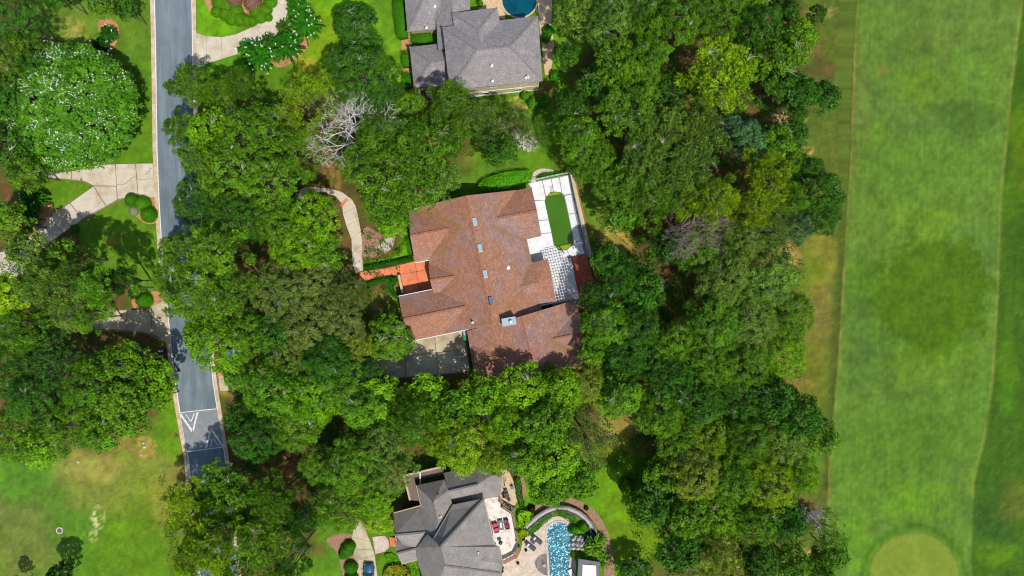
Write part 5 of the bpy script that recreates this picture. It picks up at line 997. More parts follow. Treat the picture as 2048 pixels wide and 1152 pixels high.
PU = D((128, 96, 96))
bush(466, -3, 16, PU, 'left one of two purple-brown clipped shrubs by the curved driveway', h=2.0, name='purple_shrub', cat='shrub', grp='purple shrubs'); bush(503, 3, 19, PU, 'right one of two purple-brown clipped shrubs by the curved driveway', h=2.0, v=1, name='purple_shrub', cat='shrub', grp='purple shrubs')
bush(693, 1102, 15, D((58, 118, 16)), 'upper lobe of the clipped bushes left of the blue car driveway', h=1.5, grp='clipped bushes by the blue car'); bush(698, 1102+22-30, 13, D((62, 124, 18)), 'topmost clipped bush left of the blue car driveway', h=1.5, v=1, grp='clipped bushes by the blue car')
bush(686, 1110, 11, D((60, 120, 16)), 'left bulging clipped bush left of the blue car driveway', h=1.3, v=1, grp='clipped bushes by the blue car'); bush(701, 1136, 15, D((54, 112, 14)), 'large clipped bush directly left of the blue car', h=1.4, grp='clipped bushes by the blue car'); bush(702, 1158, 15, D((50, 108, 14)), 'clipped bush cut by the bottom edge left of blue car', h=1.4, v=1, grp='clipped bushes by the blue car')
bush(1147, 1060, 11, D((66, 128, 24)), 'round bush between the sparkling pool and the grey garden path', h=1.4, v=2); bush(1167, 1055, 11, D((76, 138, 26)), 'round bush above the rock waterfall and pond', h=1.4, v=2)
bush(1152, 1110, 11, D((90, 130, 20)), 'wide leafy shrub below the rock waterfall', h=1.2, v=2); bush(1173, 1017, 5, D((40, 84, 26)), 'small dark bush in the curved mulch border', h=.8, v=2)
bush(1047, 1079, 3.4, D((40, 90, 30)), 'small potted ball bush by the terrace rail beside the loungers', h=.8); bush(1036, 1127, 3.2, D((60, 110, 20)), 'small bush below the corner of terrace rail', h=.6); bush(1005, 1136, 3, D((50, 80, 24)), 'upper tiny bush at the bottom corner of the lower house', h=.6); bush(1004.5, 1143, 3, D((50, 80, 24)), 'lower tiny bush at the bottom corner of the lower house', h=.6)
bush(1052, 1101, 3, D((50, 60, 30)), 'tiny dark potted plant by the lower lantern', h=.6); bush(1063, 1018, 8, D((50, 40, 30)), 'dark reddish shrub outside the curved pool wall', h=1.0, v=2); bush(822, 1118, 14, D((110, 130, 40)), 'olive rounded shrub in front of lower house gable', h=.9, v=2)
bush(1258, 976, 17, D((74, 118, 24)), 'rounded lighter shrub at the wood edge beside the lower lawn', h=3.0, v=2)
bush(885, 28+60, .5, HG, 'x') if False else None
for i, (x, y, r, c) in enumerate([(1096, 60, 12, (50, 110, 20)), (1092, 75, 10, (60, 130, 20)), (1110, 150, 12, (60, 120, 30)), (1085, 200, 14, (60, 120, 24)), (1065, 205, 12, (70, 130, 30)), (1050, 190, 10, (80, 130, 30)), (815, 186, 9, (140, 130, 40)), (960, 5, 6, (70, 130, 20))]):
    bush(x, y, r, D(c), ['shrub on the right wall of the grey top house near its top', 'shrub on the right wall of the grey top house below another', 'shrub at the gap between grey top house and the wood', 'shrub right of the bare sandy patch below the top house', 'low shrub above the bare sandy patch near top house', 'shrub against the south wall of the grey top house', 'orange-green shrub at the lower left corner of the top house', 'small shrub between grey roof and tan paving at the top'][i], h=1.4, v=2)
# ================================================================ TREES
PR = {}
def proto(kind, Rr, Ht, seed):
    d = crown_parts(kind, Rr, Ht, seed); d['crown'].materials.append(ML['needle'] if kind in ('pine', 'sparse') else LM)
    d['trunk'].materials.append(ML['bark']); d['twigs'].materials.append(ML['palebark']); PR.setdefault(kind, []).append(d)
for s in range(4): proto('oak', 7.0, 14, 10+s); proto('pine', 5.6, 17, 30+s)
for s in range(3): proto('fine', 6.6, 14, 50+s); proto('broad', 5.6, 14, 70+s)
proto('oak', 4.0, 11, 5); proto('broad', 3.8, 11, 6)
for s in range(2): proto('sparse', 5.0, 15, 90+s)
proto('dense', 4.2, 9, 7)
CC = dict(mid=(74, 117, 24), dk=(49, 93, 24), br=(88, 136, 20), lime=(108, 146, 18), gg=(84, 118, 44), grey=(82, 104, 50), blu=(66, 106, 74), ol=(104, 126, 40), yg=(104, 138, 20), pn=(88, 134, 34), dp=(54, 92, 34), vd=(36, 74, 28))
rt_ = np.random.RandomState(99)
def tree(x, y, r, kind, col, lab, h=None, name=None, grp='trees of the wood', nm=0, twigs=True, zs=None, cat='tree'):
    R_ = r*S; h = h or min(20, 9+R_*1.05)*rt_.uniform(.84, 1.12)
    if r > 85: h = h
    ps = PR[kind]; d = ps[int(x*7+y*3+nm) % len(ps)]
    if kind in ('oak', 'broad') : d = (ps[-1] if R_ < 4.3 else ps[int(x*7+y*3+nm) % (len(ps)-1)])
    zc = h*.74; R_ = R_*(H-zc)/H; s = R_/d['R']*1.03; p = G(x, y, zc)
    root = empty(name or {'oak': 'oak_tree', 'fine': 'oak_tree', 'pine': 'pine_tree', 'sparse': 'pine_tree', 'broad': 'broadleaf_tree', 'dense': 'magnolia_tree'}[kind], (p.x, p.y, 0), rt_.rand()*6.28, label=lab, cat=cat, group=grp)
    c = CC[col] if isinstance(col, str) else col; c = np.array(D(c))*np.array([1.0, .93, 1.12])*rt_.uniform(.82, 1.14)*np.array([rt_.uniform(.93, 1.07), 1, rt_.uniform(.9, 1.1)])
    root.scale = (s, s, h/d['H'])
    for nme, k in (('trunk', 'trunk'), ('crown', 'crown'))+((('bare_twigs', 'twigs'),) if twigs else ()):
        o = bpy.data.objects.new(nme, d[k]); COL.objects.link(o); o.parent = root
        if k == 'crown': o.color = (*c, 1)
        if k == 'twigs': o['kind'] = 'stuff'
    return root
TREES = open_trees = [
# ---- left of the street
(22, 30, 52, 'oak', 'dk', 'dark green tree filling the very top left corner'), (20, 110, 52, 'oak', 'mid', 'tree on the left edge just below the top left corner tree'), (66, 128, 30, 'broad', 'dk', 'small dark tree between left edge trees and patchy lawn'),
(8, 200, 48, 'broad', 'dk', 'tree on the left edge level with the middle of white flowering tree'), (14, 290, 46, 'oak', 'dk', 'tree on the left edge lower left of the white flowering tree'), (50, 345, 36, 'broad', 'mid', 'tree touching the lower left rim of white flowering tree'),
(112, -12, 30, 'broad', 'dk', 'dark tree poking in at the top edge left of patchy lawn', 11), (216, -6, 44, 'oak', 'mid', 'tree hanging in from the top edge above the mulch bed', 12), (250, 18, 20, 'broad', 'dk', 'small dark tree at the top edge closest to the street', 9),
(12, 445, 40, 'broad', 'mid', 'tree on the left edge beside the orange mulch bed'), (62, 505, 42, 'broad', 'gg', 'pale flecked tree overlapping the lower end of forked driveway'), (132, 515, 34, 'broad', 'mid', 'bright small tree at the lower right end of forked driveway', 15),
(30, 590, 52, 'broad', 'yg', 'yellow-green tree on the left edge in the middle'), (95, 570, 54, 'pine', 'gg', 'grey-green pine left of the dark lawn shadow', 20), (160, 545, 34, 'pine', 'gg', 'small pine at the upper rim of trees below the lawn shadow', 20), (205, 575, 48, 'pine', 'pn', 'clumpy pine above the lower left driveway', 21),
(150, 625, 50, 'pine', 'gg', 'pine left of the shaded lower left driveway'), (245, 560, 32, 'pine', 'dk', 'small dark pine left of the single round bush', 17), (50, 665, 50, 'oak', 'mid', 'tree on the left side directly below the yellow-green one'), (180, 636, 32, 'pine', 'pn', 'small pine at the left end of the shaded driveway', 12),
(100, 715, 56, 'oak', 'dp', 'dark tree left of the pale bare branches'), (10, 740, 52, 'oak', 'dk', 'dark tree on the left edge above the bottom left lawn'), (252, 724, 44, 'broad', 'mid', 'broadleaf tree just below the shaded driveway'), (305, 755, 44, 'broad', 'br', 'tree against the left kerb above the speed table', 12),
(180, 770, 60, 'oak', 'mid', 'tree just below the pale bare branches'), (70, 800, 60, 'fine', 'dk', 'dark fine-leaved tree in the lower left wood, left part'), (250, 810, 58, 'broad', 'mid', 'tree at the lower left wood nearest the drain cover'), (140, 850, 56, 'fine', 'mid', 'fine-leaved tree on the lower rim of the left wood'),
(20, 870, 54, 'oak', 'mid', 'tree on the left edge at the lower rim of left wood'), (78, 895, 44, 'oak', 'br', 'bright tree at the lowest point of left wood rim'), (205, 862, 40, 'broad', 'mid', 'small tree on the lower right rim of left wood'), (318, 795, 26, 'broad', 'br', 'little tree touching the left kerb just above the speed table', 9),
(116, 1156, 27, 'dense', 'vd', 'dark tree at the bottom edge in the left lawn', 8), (28, 1172, 15, 'dense', 'vd', 'tiny dark tree at the bottom left corner', 6),
# ---- right of the street, upper
(388, 165, 42, 'pine', 'mid', 'pine overhanging the street below the curved driveway', 11), (352, 178, 20, 'pine', 'mid', 'small pine tuft furthest over the street at the top', 11), (440, 195, 44, 'pine', 'mid', 'pine between street and retaining wall', 13), (483, 168, 34, 'pine', 'mid', 'small pine left of the upper lawn strip', 15),
(362, 262, 38, 'pine', 'mid', 'pine reaching over the middle of the upper street', 11), (420, 262, 52, 'broad', 'br', 'bright tree left of the large dark oak', 16), (505, 268, 66, 'oak', 'mid', 'large oak below the retaining wall, upper part', 18), (580, 300, 56, 'fine', 'mid', 'oak left of the white dead tree'),
(455, 345, 66, 'oak', 'mid', 'oak over the right kerb halfway up the street', 17), (545, 360, 60, 'fine', 'mid', 'oak just left of the dry grass gap', 17), (395, 315, 36, 'oak', 'mid', 'small oak overhanging the street in the middle', 14), (398, 400, 54, 'oak', 'dk', 'dark oak above the clumpy pine by the street'),
(470, 430, 60, 'fine', 'dk', 'dark fine oak between clumpy pine and bright oak'), (560, 440, 56, 'oak', 'mid', 'oak left of the curved front path'), (624, 440, 58, 'oak', 'br', 'bright oak bordering the left side of the front path', 15), (590, 490, 56, 'oak', 'br', 'bright oak lower left of the front path oak', 15), (652, 508, 40, 'oak', 'mid', 'small oak at the lower end of the front path', 13),
(372, 510, 56, 'pine', 'pn', 'clumpy pine over the right kerb in the middle of street', 19), (440, 500, 62, 'pine', 'pn', 'big clumpy pine right of the street centre, upper half', 20), (345, 560, 38, 'pine', 'pn', 'pine crown furthest left over the street centre', 17), (395, 590, 66, 'pine', 'pn', 'big clumpy pine right of the street centre, lower half', 20), (470, 580, 50, 'pine', 'pn', 'clumpy pine next to the brown gap in the wood', 19),
(438, 690, 62, 'oak', 'br', 'bright tree over the right kerb above the brick mailbox', 14), (400, 665, 34, 'broad', 'br', 'small bright tree over the right kerb', 12), (500, 670, 48, 'fine', 'mid', 'fine oak above the light blue hidden car'),
(560, 585, 62, 'fine', 'grey', 'grey-green oak in the wood left of the front lawn, upper left'), (640, 570, 60, 'fine', 'grey', 'grey-green oak in the wood left of the front lawn, top'), (686, 588, 40, 'fine', 'grey', 'grey-green oak overhanging the courtyard walk'), (680, 640, 50, 'fine', 'grey', 'grey-green oak left of the round magnolia'), (620, 650, 62, 'fine', 'grey', 'grey-green oak in the centre of the left wood'),
(545, 660, 46, 'oak', 'dk', 'dark oak low in the centre of the left wood'), (570, 720, 54, 'fine', 'gg', 'oak above the lower oak row, left'), (655, 715, 52, 'oak', 'dk', 'oak above the shaded driveway'), (480, 750, 34, 'oak', 'mid', 'small oak right of the brick mailbox', 11), (715, 690, 34, 'fine', 'ol', 'small olive tree between grey oaks and magnolia', 11),
(540, 780, 58, 'oak', 'mid', 'oak below the left wood beside sunlit verge'), (610, 800, 60, 'oak', 'br', 'bright oak in the lower oak row, second from the street'), (680, 770, 54, 'oak', 'mid', 'oak in the lower oak row at the driveway end'), (590, 850, 56, 'oak', 'mid', 'oak above the brown clearing'), (486, 835, 36, 'broad', 'dk', 'dark tree at the right kerb beside the speed table', 11), (510, 880, 50, 'fine', 'dk', 'dark tree below the speed table, right side'),
(720, 820, 48, 'broad', 'mid', 'tree left of the black gap in lower wood'), (765, 802, 46, 'broad', 'br', 'bright tree under the driveway apron, left', 10), (852, 794, 46, 'broad', 'br', 'bright tree under the driveway apron, middle', 11), (830, 840, 52, 'oak', 'mid', 'tree in the lower wood between apron and bottom house'), (905, 826, 44, 'broad', 'mid', 'tree below the narrow hedge of the brown house'),
(965, 790, 44, 'broad', 'br', 'bright tree against the brown south wing, left', 14), (1050, 780, 58, 'broad', 'br', 'bright tree against the brown south wing, centre', 13), (1120, 785, 50, 'broad', 'br', 'bright tree against the brown south wing, right', 13), (1185, 770, 44, 'fine', 'ol', 'olive tree at the lower right corner of brown house', 12), (1090, 850, 58, 'broad', 'mid', 'tree in the middle of the lower wood, right of centre'), (1015, 850, 50, 'oak', 'br', 'bright oak in the middle of the lower wood'),
(925, 895, 62, 'fine', 'yg', 'large yellow-green tree over the roof of the lower house', 15), (985, 915, 42, 'fine', 'yg', 'yellow-green tree hanging over the lower house ridge', 13), (880, 880, 38, 'fine', 'yg', 'small yellow-green tree at the upper left of lower house', 13), (1050, 915, 48, 'broad', 'mid', 'tree right of the lower house roof'), (1115, 925, 58, 'broad', 'br', 'tree above the small lawn by the curved pool wall'), (1175, 880, 56, 'sparse', 'grey', 'sparse greyish tree at the top of the lower right lawn', 13),
(1100, 975, 40, 'broad', 'mid', 'small tree closest to the curved pool wall', 12), (1160, 960, 38, 'broad', 'mid', 'small tree at the left rim of the lower right lawn', 12), (1120, 1018, 14, 'sparse', 'mid', 'little tree growing over the curved pool wall', 7),
(446, 968, 54, 'pine', 'pn', 'big pine over the street at its lower end, topmost', 12), (412, 978, 34, 'pine', 'pn', 'small pine covering the left kerb where the street disappears', 9), (420, 1062, 44, 'pine', 'mid', 'green pine over the hidden end of the street', 12), (745, 748, 30, 'oak', 'dk', 'small dark oak over the left end of the shaded house driveway', 8), (385, 1020, 56, 'pine', 'yg', 'big pine at the lower left of the street end', 12), (470, 1000, 64, 'pine', 'pn', 'big pine right of the lower street end', 14), (545, 1000, 52, 'pine', 'mid', 'pine right of the brown clearing shadow', 18), (440, 1080, 66, 'pine', 'yg', 'large pine in the bottom group near the street', 20), (530, 1080, 62, 'pine', 'pn', 'large pine in the bottom group, centre', 19), (390, 1110, 40, 'pine', 'yg', 'pine at the lower left rim of the bottom group', 17), (590, 1110, 42, 'sparse', 'dk', 'thin dark pine at the right rim of the bottom group', 16), (480, 1150, 50, 'pine', 'pn', 'pine cut by the bottom edge beside street', 18), (570, 1155, 40, 'pine', 'mid', 'pine cut by the bottom edge left of the narrow lawn', 17), (600, 1040, 34, 'pine', 'dk', 'small dark pine above the narrow lawn', 15),
(640, 935, 42, 'fine', 'mid', 'fine oak right of the brown clearing'), (700, 935, 62, 'fine', 'mid', 'large fine oak between brown clearing and lower house', 16), (765, 900, 50, 'fine', 'gg', 'fine oak above the lower house corner'), (785, 945, 44, 'fine', 'gg', 'fine oak touching the grey porch roof', 14), (680, 1010, 54, 'fine', 'mid', 'fine oak above the driveway with the blue car', 15), (740, 1000, 44, 'fine', 'br', 'fine oak left of the lower house gable', 13), (645, 1030, 30, 'oak', 'mid', 'small oak at the top of the narrow lawn', 11),
(757, 1037, 33, 'dense', 'lime', 'low yellow-green ornamental tree beside the pale landing', 5),
(776, 676, 46, 'dense', 'mid', 'round bright glossy magnolia at the corner of brown garage', 9),
# ---- upper middle
(708, 40, 42, 'dense', 'dk', 'dark magnolia at the top beside the curved driveway lawn', 10), (722, 80, 38, 'dense', 'dk', 'lower dark magnolia above the fine oak at the top', 9), (680, 128, 34, 'fine', 'dk', 'small dark oak left of the upper fine oak', 11), (725, 150, 66, 'fine', 'dk', 'large fine dark oak on the upper lawn left of the grey house', 14), (765, 200, 48, 'fine', 'dk', 'fine dark oak below the large upper one', 13), (820, 215, 40, 'fine', 'mid', 'fine oak just below the grey garage', 12),
(610, 195, 48, 'sparse', 'lime', 'lime-green sparse pine by the retaining wall', 15), (650, 175, 34, 'sparse', 'yg', 'small lime pine left of the fine dark oak', 13), (575, 235, 30, 'sparse', 'lime', 'lime pine tuft over the pale gravel strip', 13), (625, 270, 32, 'sparse', 'yg', 'yellow-green pine tuft left of the white dead tree', 13),
(760, 270, 50, 'oak', 'mid', 'oak right of the white dead tree', 15), (760, 335, 76, 'oak', 'mid', 'big oak left of centre above the brown house', 17), (845, 300, 72, 'oak', 'mid', 'big oak in the centre above the brown house', 17), (820, 385, 60, 'oak', 'mid', 'oak at the upper left corner of the brown roof', 15), (880, 365, 40, 'oak', 'gg', 'oak above the red soil patch', 13), (764, 412, 38, 'oak', 'mid', 'oak overhanging the top of the front path', 13), (785, 445, 30, 'broad', 'br', 'bright small tree beside the left gable of the brown house', 9),
(905, 215, 52, 'pine', 'mid', 'pine below the south eave of grey top house', 16), (950, 235, 44, 'pine', 'gg', 'grey-green pine below the beige wall of the top house', 16), (900, 275, 42, 'pine', 'mid', 'green pine above the small sunlit lawn', 15), (1000, 220, 26, 'sparse', 'mid', 'small thin tree left of the bare sandy patch', 9),
(1030, 250, 46, 'sparse', 'grey', 'grey thin tree with visible branches below the sandy patch', 13), (1000, 300, 34, 'broad', 'dk', 'dark tree at the right end of the small sunlit lawn', 11), (1075, 270, 36, 'sparse', 'mid', 'thin tree with forked branch left of the woods', 12),
# ---- the big wood on the right
(1160, 25, 50, 'oak', 'gg', 'tree at the top edge right of the round dark pool'), (1218, 40, 52, 'oak', 'gg', 'light tree at the top edge of the right wood, second from left', 16), (1130, 110, 26, 'broad', 'dk', 'small dark tree right of the grey top house'), (1280, 30, 52, 'oak', 'mid', 'green tree at the top edge of the right wood, third from left'), (1340, 55, 56, 'oak', 'mid', 'tree at the top left of the lime tree', 16), (1395, 20, 50, 'oak', 'mid', 'tree at the top edge above the lime tree'), (1455, 30, 48, 'fine', 'mid', 'tree at the top edge right above the lime tree'), (1520, 50, 48, 'oak', 'dk', 'tree in the top right of the wood', 15), (1500, -8, 36, 'oak', 'mid', 'tree cut by the top edge in the right wood'),
(1590, 80, 50, 'broad', 'mid', 'tree at the fairway side top right of the wood', 15), (1550, 120, 46, 'broad', 'mid', 'tree between lime tree and the fairway rough', 14), (1634, 28, 18, 'broad', 'dk', 'small outlying tree at the top by the rough', 8), (1565, 20, 30, 'broad', 'dk', 'tree at the top edge nearest the rough', 11), (1560, 165, 34, 'broad', 'dk', 'dark tree right of the lime tree lower side', 12),
(1600, 185, 34, 'broad', 'dk', 'tree reaching furthest right into the rough at top, inner half', 12), (1648, 192, 32, 'broad', 'dk', 'tree reaching furthest right into the rough at top, outer half', 11), (1595, 225, 20, 'broad', 'dk', 'small tree by the sandy patch in the rough', 8),
(1440, 150, 78, 'pine', 'lime', 'large lime-green tree in the upper right wood', 18), (1400, 200, 34, 'pine', 'lime', 'small lime crown lower left of the large lime tree', 15), (1245, 130, 56, 'oak', 'mid', 'tree right of the grey top house beyond the path'), (1290, 120, 48, 'oak', 'mid', 'tree left of the lime tree', 17), (1200, 175, 46, 'oak', 'dk', 'dark tree right of the shaded lawn by the top house'), (1260, 215, 66, 'oak', 'mid', 'large tree lower left of the lime tree', 17), (1345, 180, 40, 'oak', 'dk', 'dark tree tucked left under the lime tree', 12),
(1145, 215, 34, 'oak', 'dk', 'dark tree at the left rim of the right wood, upper'), (1155, 275, 50, 'oak', 'mid', 'tree at the left rim of the right wood above the terrace', 15), (1190, 315, 48, 'oak', 'mid', 'tree above the right corner of the green pool terrace', 14), (1165, 335, 30, 'oak', 'mid', 'small tree just above the tan terrace wall', 11),
(1330, 260, 60, 'pine', 'gg', 'grey-green clumpy tree below the lime tree, left', 17), (1395, 270, 60, 'pine', 'gg', 'grey-green clumpy tree below the lime tree, right', 18), (1290, 320, 60, 'pine', 'gg', 'grey-green clumpy tree in the upper right wood, lower left', 17), (1370, 335, 66, 'pine', 'gg', 'largest grey-green clumpy tree in the upper right wood', 18), (1240, 370, 50, 'oak', 'mid', 'tree right of the green pool at the top', 14), (1300, 400, 56, 'pine', 'mid', 'clumpy tree left of the brown dead tree', 15), (1245, 425, 36, 'broad', 'mid', 'broadleaf tree above the dry lawn right of the pool', 12),
(1490, 280, 46, 'fine', 'blu', 'blue-green cedar in the upper right wood', 12), (1460, 250, 26, 'fine', 'blu', 'small blue-green cedar under the lime tree', 11), (1555, 285, 38, 'broad', 'mid', 'tree between blue-green cedar and the rough', 12), (1590, 270, 28, 'broad', 'dk', 'small tree at the rough between two sandy patches', 10), (1580, 325, 34, 'broad', 'mid', 'tree below the right sandy patch', 11), (1620, 345, 36, 'fine', 'dk', 'dark tree top of the group reaching the fairway', 12),
(1420, 400, 56, 'pine', 'yg', 'yellow-green pine above the brown dead tree', 17), (1375, 400, 36, 'pine', 'yg', 'small yellow-green pine upper left of the brown dead tree', 15), (1530, 365, 60, 'pine', 'yg', 'yellow-green pine left of the dark fairway-side tree', 17), (1500, 420, 44, 'pine', 'yg', 'yellow-green pine right of the brown dead tree', 16), (1575, 400, 40, 'pine', 'pn', 'pine just left of the dark fairway-side tree', 15), (1640, 385, 52, 'fine', 'dk', 'dark dense tree closest to the fairway', 14), (1640, 430, 44, 'fine', 'dk', 'lower half of the dark trees closest to the fairway', 13), (1595, 450, 36, 'fine', 'blu', 'bluish tree at the lower left of the dark fairway-side trees', 12),
(1545, 460, 40, 'sparse', 'gg', 'thin tree above the dry corner of the rough', 13), (1480, 480, 46, 'fine', 'gg', 'fine grey-green tree lower right of the brown dead tree'), (1400, 500, 50, 'fine', 'mid', 'tree below the brown dead tree'), (1345, 490, 34, 'broad', 'dk', 'dark tree above the dark gap in the right wood'), (1450, 555, 64, 'fine', 'gg', 'large grey-green oak at the centre of the right wood'), (1540, 560, 60, 'fine', 'gg', 'grey-green oak at the dry rough', 14), (1580, 630, 50, 'fine', 'mid', 'oak at the outermost bulge beside the dry rough', 13), (1500, 640, 60, 'fine', 'gg', 'grey-green oak in the middle right wood near the pale rock', 14), (1430, 650, 58, 'fine', 'mid', 'oak right below the dark gap'),
(1560, 710, 54, 'fine', 'br', 'brighter oak at the rough below the outermost bulge', 12), (1490, 730, 60, 'fine', 'mid', 'oak left of the brighter rough-side oak'), (1415, 730, 54, 'fine', 'mid', 'oak in the middle of the right wood, lower'), (1350, 690, 48, 'oak', 'mid', 'oak right of the pale bare branches'), (1340, 760, 54, 'oak', 'dk', 'dark oak right of the lower dark gap'),
(1215, 520, 34, 'broad', 'dk', 'dark tree at the lower right of the pool terrace'), (1245, 560, 48, 'oak', 'dk', 'dark tree beside the red brick patio'), (1200, 590, 36, 'oak', 'dk', 'small dark tree overhanging the red brick patio', 12), (1290, 580, 40, 'broad', 'dk', 'dark tree left of the dark gap'), (1215, 650, 52, 'oak', 'mid', 'oak overhanging the right corner of the brown roof', 14), (1280, 650, 50, 'oak', 'dk', 'dark oak with pale bare branches right of the brown house'), (1250, 715, 54, 'oak', 'dk', 'dark oak lower right of the brown house'), (1190, 700, 32, 'broad', 'mid', 'small tree at the far right corner of brown roof', 11), (1300, 710, 36, 'oak', 'dk', 'dark small oak in the middle of the right wood'),
(1245, 790, 52, 'broad', 'mid', 'tree at the top of the lower right wood, left'), (1320, 825, 54, 'oak', 'mid', 'tree in the lower right wood above the shadowed lawn'), (1400, 805, 54, 'oak', 'dk', 'dark tree in the lower right wood, upper centre'), (1475, 805, 56, 'fine', 'dk', 'dark fine tree in the lower right wood, upper right'), (1545, 800, 44, 'broad', 'dk', 'dark tree at the rough in the lower right wood'), (1600, 835, 48, 'broad', 'dk', 'dark tree at the fairway in the lower right wood'), (1640, 875, 36, 'broad', 'mid', 'tree touching the fairway edge below the bend'),
(1420, 870, 56, 'oak', 'yg', 'yellow-green oak in the lower right wood'), (1355, 885, 48, 'oak', 'mid', 'tree right of the black shadow on the lower lawn'), (1490, 880, 50, 'oak', 'mid', 'tree right of the yellow-green oak'), (1565, 895, 52, 'fine', 'gg', 'grey-green tree near the fairway, lower right wood'), (1600, 950, 44, 'fine', 'br', 'bright tree at the fairway edge, lower wood'), (1545, 970, 56, 'fine', 'yg', 'yellow-green tree left of the bare branched fairway tree'), (1470, 960, 52, 'oak', 'mid', 'tree in the middle of the lower right wood'), (1395, 955, 52, 'fine', 'ol', 'olive tree with grey branches in the lower right wood'),
(1325, 955, 38, 'broad', 'mid', 'tree at the left rim of lower right wood above the rounded shrub', 11), (1310, 1010, 46, 'broad', 'dk', 'dark tree at the left rim below the rounded shrub', 12), (1375, 1035, 52, 'broad', 'mid', 'tree near the bottom of the right wood, left'), (1440, 1040, 54, 'oak', 'br', 'bright tree near the bottom of the right wood, centre'), (1510, 1050, 52, 'oak', 'mid', 'tree near the bottom of the right wood, right'), (1570, 1040, 40, 'broad', 'dk', 'dark tree left of the bare branched fairway tree'), (1650, 1060, 48, 'sparse', 'gg', 'fairway-side tree with white bare branches at the bottom right', 12), (1665, 1105, 34, 'broad', 'mid', 'lowest tree touching the fairway near putting green', 10),
(1360, 1100, 46, 'broad', 'dk', 'dark tree at the bottom left of right wood'), (1435, 1120, 54, 'oak', 'ol', 'olive tree at the bottom edge of the right wood'), (1515, 1130, 50, 'broad', 'dk', 'dark tree at the bottom edge of the right wood'), (1585, 1125, 38, 'broad', 'mid', 'tree at the bottom edge beside the dirt patch'), (1640, 1140, 28, 'broad', 'mid', 'small tree at the bottom edge near the putting green'), (1270, 1152, 34, 'broad', 'dk', 'small dark tree at the bottom edge in the lower lawn', 6),
]
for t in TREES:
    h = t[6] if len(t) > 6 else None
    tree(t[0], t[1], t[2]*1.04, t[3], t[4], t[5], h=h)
# the big white-flowering tree
fd = crown_parts('dense', 10.6, 11, 77); fl = fd; root = empty('flowering_tree', G(118, 208, 8), label='large round tree covered in white blossoms left of the street', cat='tree')
root.location.z = 0; root.scale = (1.12, 1.0, 1)
fd['crown'].materials.append(LM); fd['trunk'].materials.append(ML['bark'])
link('trunk', fd['trunk'], root); o = link('crown', fd['crown'], root); o.color = (*D((66, 112, 30)), 1)
rs = np.random.RandomState(6); A = fd['anchors']; A = A[rs.rand(len(A)) < .8]
Cb = np.repeat(A, 2, 0)+rs.normal(0, .5, (len(A)*2, 3))*np.array([1, 1, .3])+np.array([0, 0, .45]); keep = fbm(Cb[:, 0]*.5+9, Cb[:, 1]*.5+9, 4) > .5; Cb = Cb[keep]
Cb = np.repeat(Cb, 2, 0)+rs.normal(0, .07, (len(Cb)*2, 3)); n = len(Cb)
bl_ = leafmesh('blossoms', Cb, unit(np.stack([rs.normal(0, .4, n), rs.normal(0, .4, n), np.ones(n)], 1)), .14, .11, np.ones(n), rs); o = link('blossoms', bl_, root, ML['blossom']); o['kind'] = 'stuff'
# crape myrtles and palms: long radiating leafy shoots
def spiky(seed, Rr, Ht, ns=90, flower=.3):
    rs = np.random.RandomState(seed); C = []; N = []; T = []; tt = []; tb = MB(); fl = []
    tb.tube((0, 0, 0), (0, 0, Ht*.45), .12, .09, 6)
    for i in range(ns):
        f = math.sqrt((i+.5)/ns); a = i*2.39996+rs.uniform(-.2, .2); el = (1-f)*1.25+.05; d = np.array([math.cos(a)*math.cos(el), math.sin(a)*math.cos(el), math.sin(el)])
        L_ = Rr*rs.uniform(.75, 1.08)*(.55+.45*f) if f > .4 else Rr*rs.uniform(.6, .8); p0 = np.array([0, 0, Ht*.5])+d*Rr*.12; droop = rs.uniform(.1, .3)
        n = int(16*L_/.35); s = np.linspace(.12, 1, n); P_ = p0+d*(s*L_)[:, None]+np.array([0, 0, -1])*(droop*s**2*L_)[:, None]*f+np.array([0, 0, Ht*.25*(1-f)])
        side = unit(np.cross(d, [0, 0, 1.])); sg = np.where(np.arange(n) % 2, 1, -1)[:, None]; wd = .17*(1.15-s)[:, None]
        C.append(P_+side*sg*wd+rs.normal(0, .02, (n, 3))); tt.append(unit(d*.9+side*sg*.7+rs.normal(0, .15, (n, 3)))); N.append(unit(np.cross(tt[-1], side*sg)*sg*0+np.array([0, 0, .8])+rs.normal(0, .5, (n, 3)))); T.append(np.clip(.3+rs.uniform(-.25, .25)+rs.uniform(-.1, .1, n), 0, 1))
        tb.tube(p0, P_[-1]*.6+p0*.4, .025, .012, 3)
        if rs.rand() < flower: fl.append(P_[-1]+np.array([0, 0, .08]))
    C = np.vstack(C); N = np.vstack(N); t = np.vstack(tt); t = t-(t*N).sum(1)[:, None]*N; me = leafmesh_t('crown', C, N, unit(t), .34*np.ones(len(C)), .14, np.concatenate(T)); me.materials.append(LM)
    tm = tb.mesh('trunk'); tm.materials.append(ML['bark']); fm = None
    if fl: fl = np.repeat(np.array(fl), 6, 0)+rs.normal(0, .08, (len(fl)*6, 3)); fm = leafmesh('blossoms', fl, unit(np.stack([rs.normal(0, .4, len(fl)), rs.normal(0, .4, len(fl)), np.ones(len(fl))], 1)), .16, .12, np.ones(len(fl)), rs); fm.materials.append(ML['blossom'])
    return me, tm, fm, Rr
SPK = [spiky(3, 2.8, 5, 90, .1), spiky(4, 2.8, 5, 80, .2), spiky(5, 1.6, 3, 45, .1), spiky(9, 2.6, 4, 60, 0)]
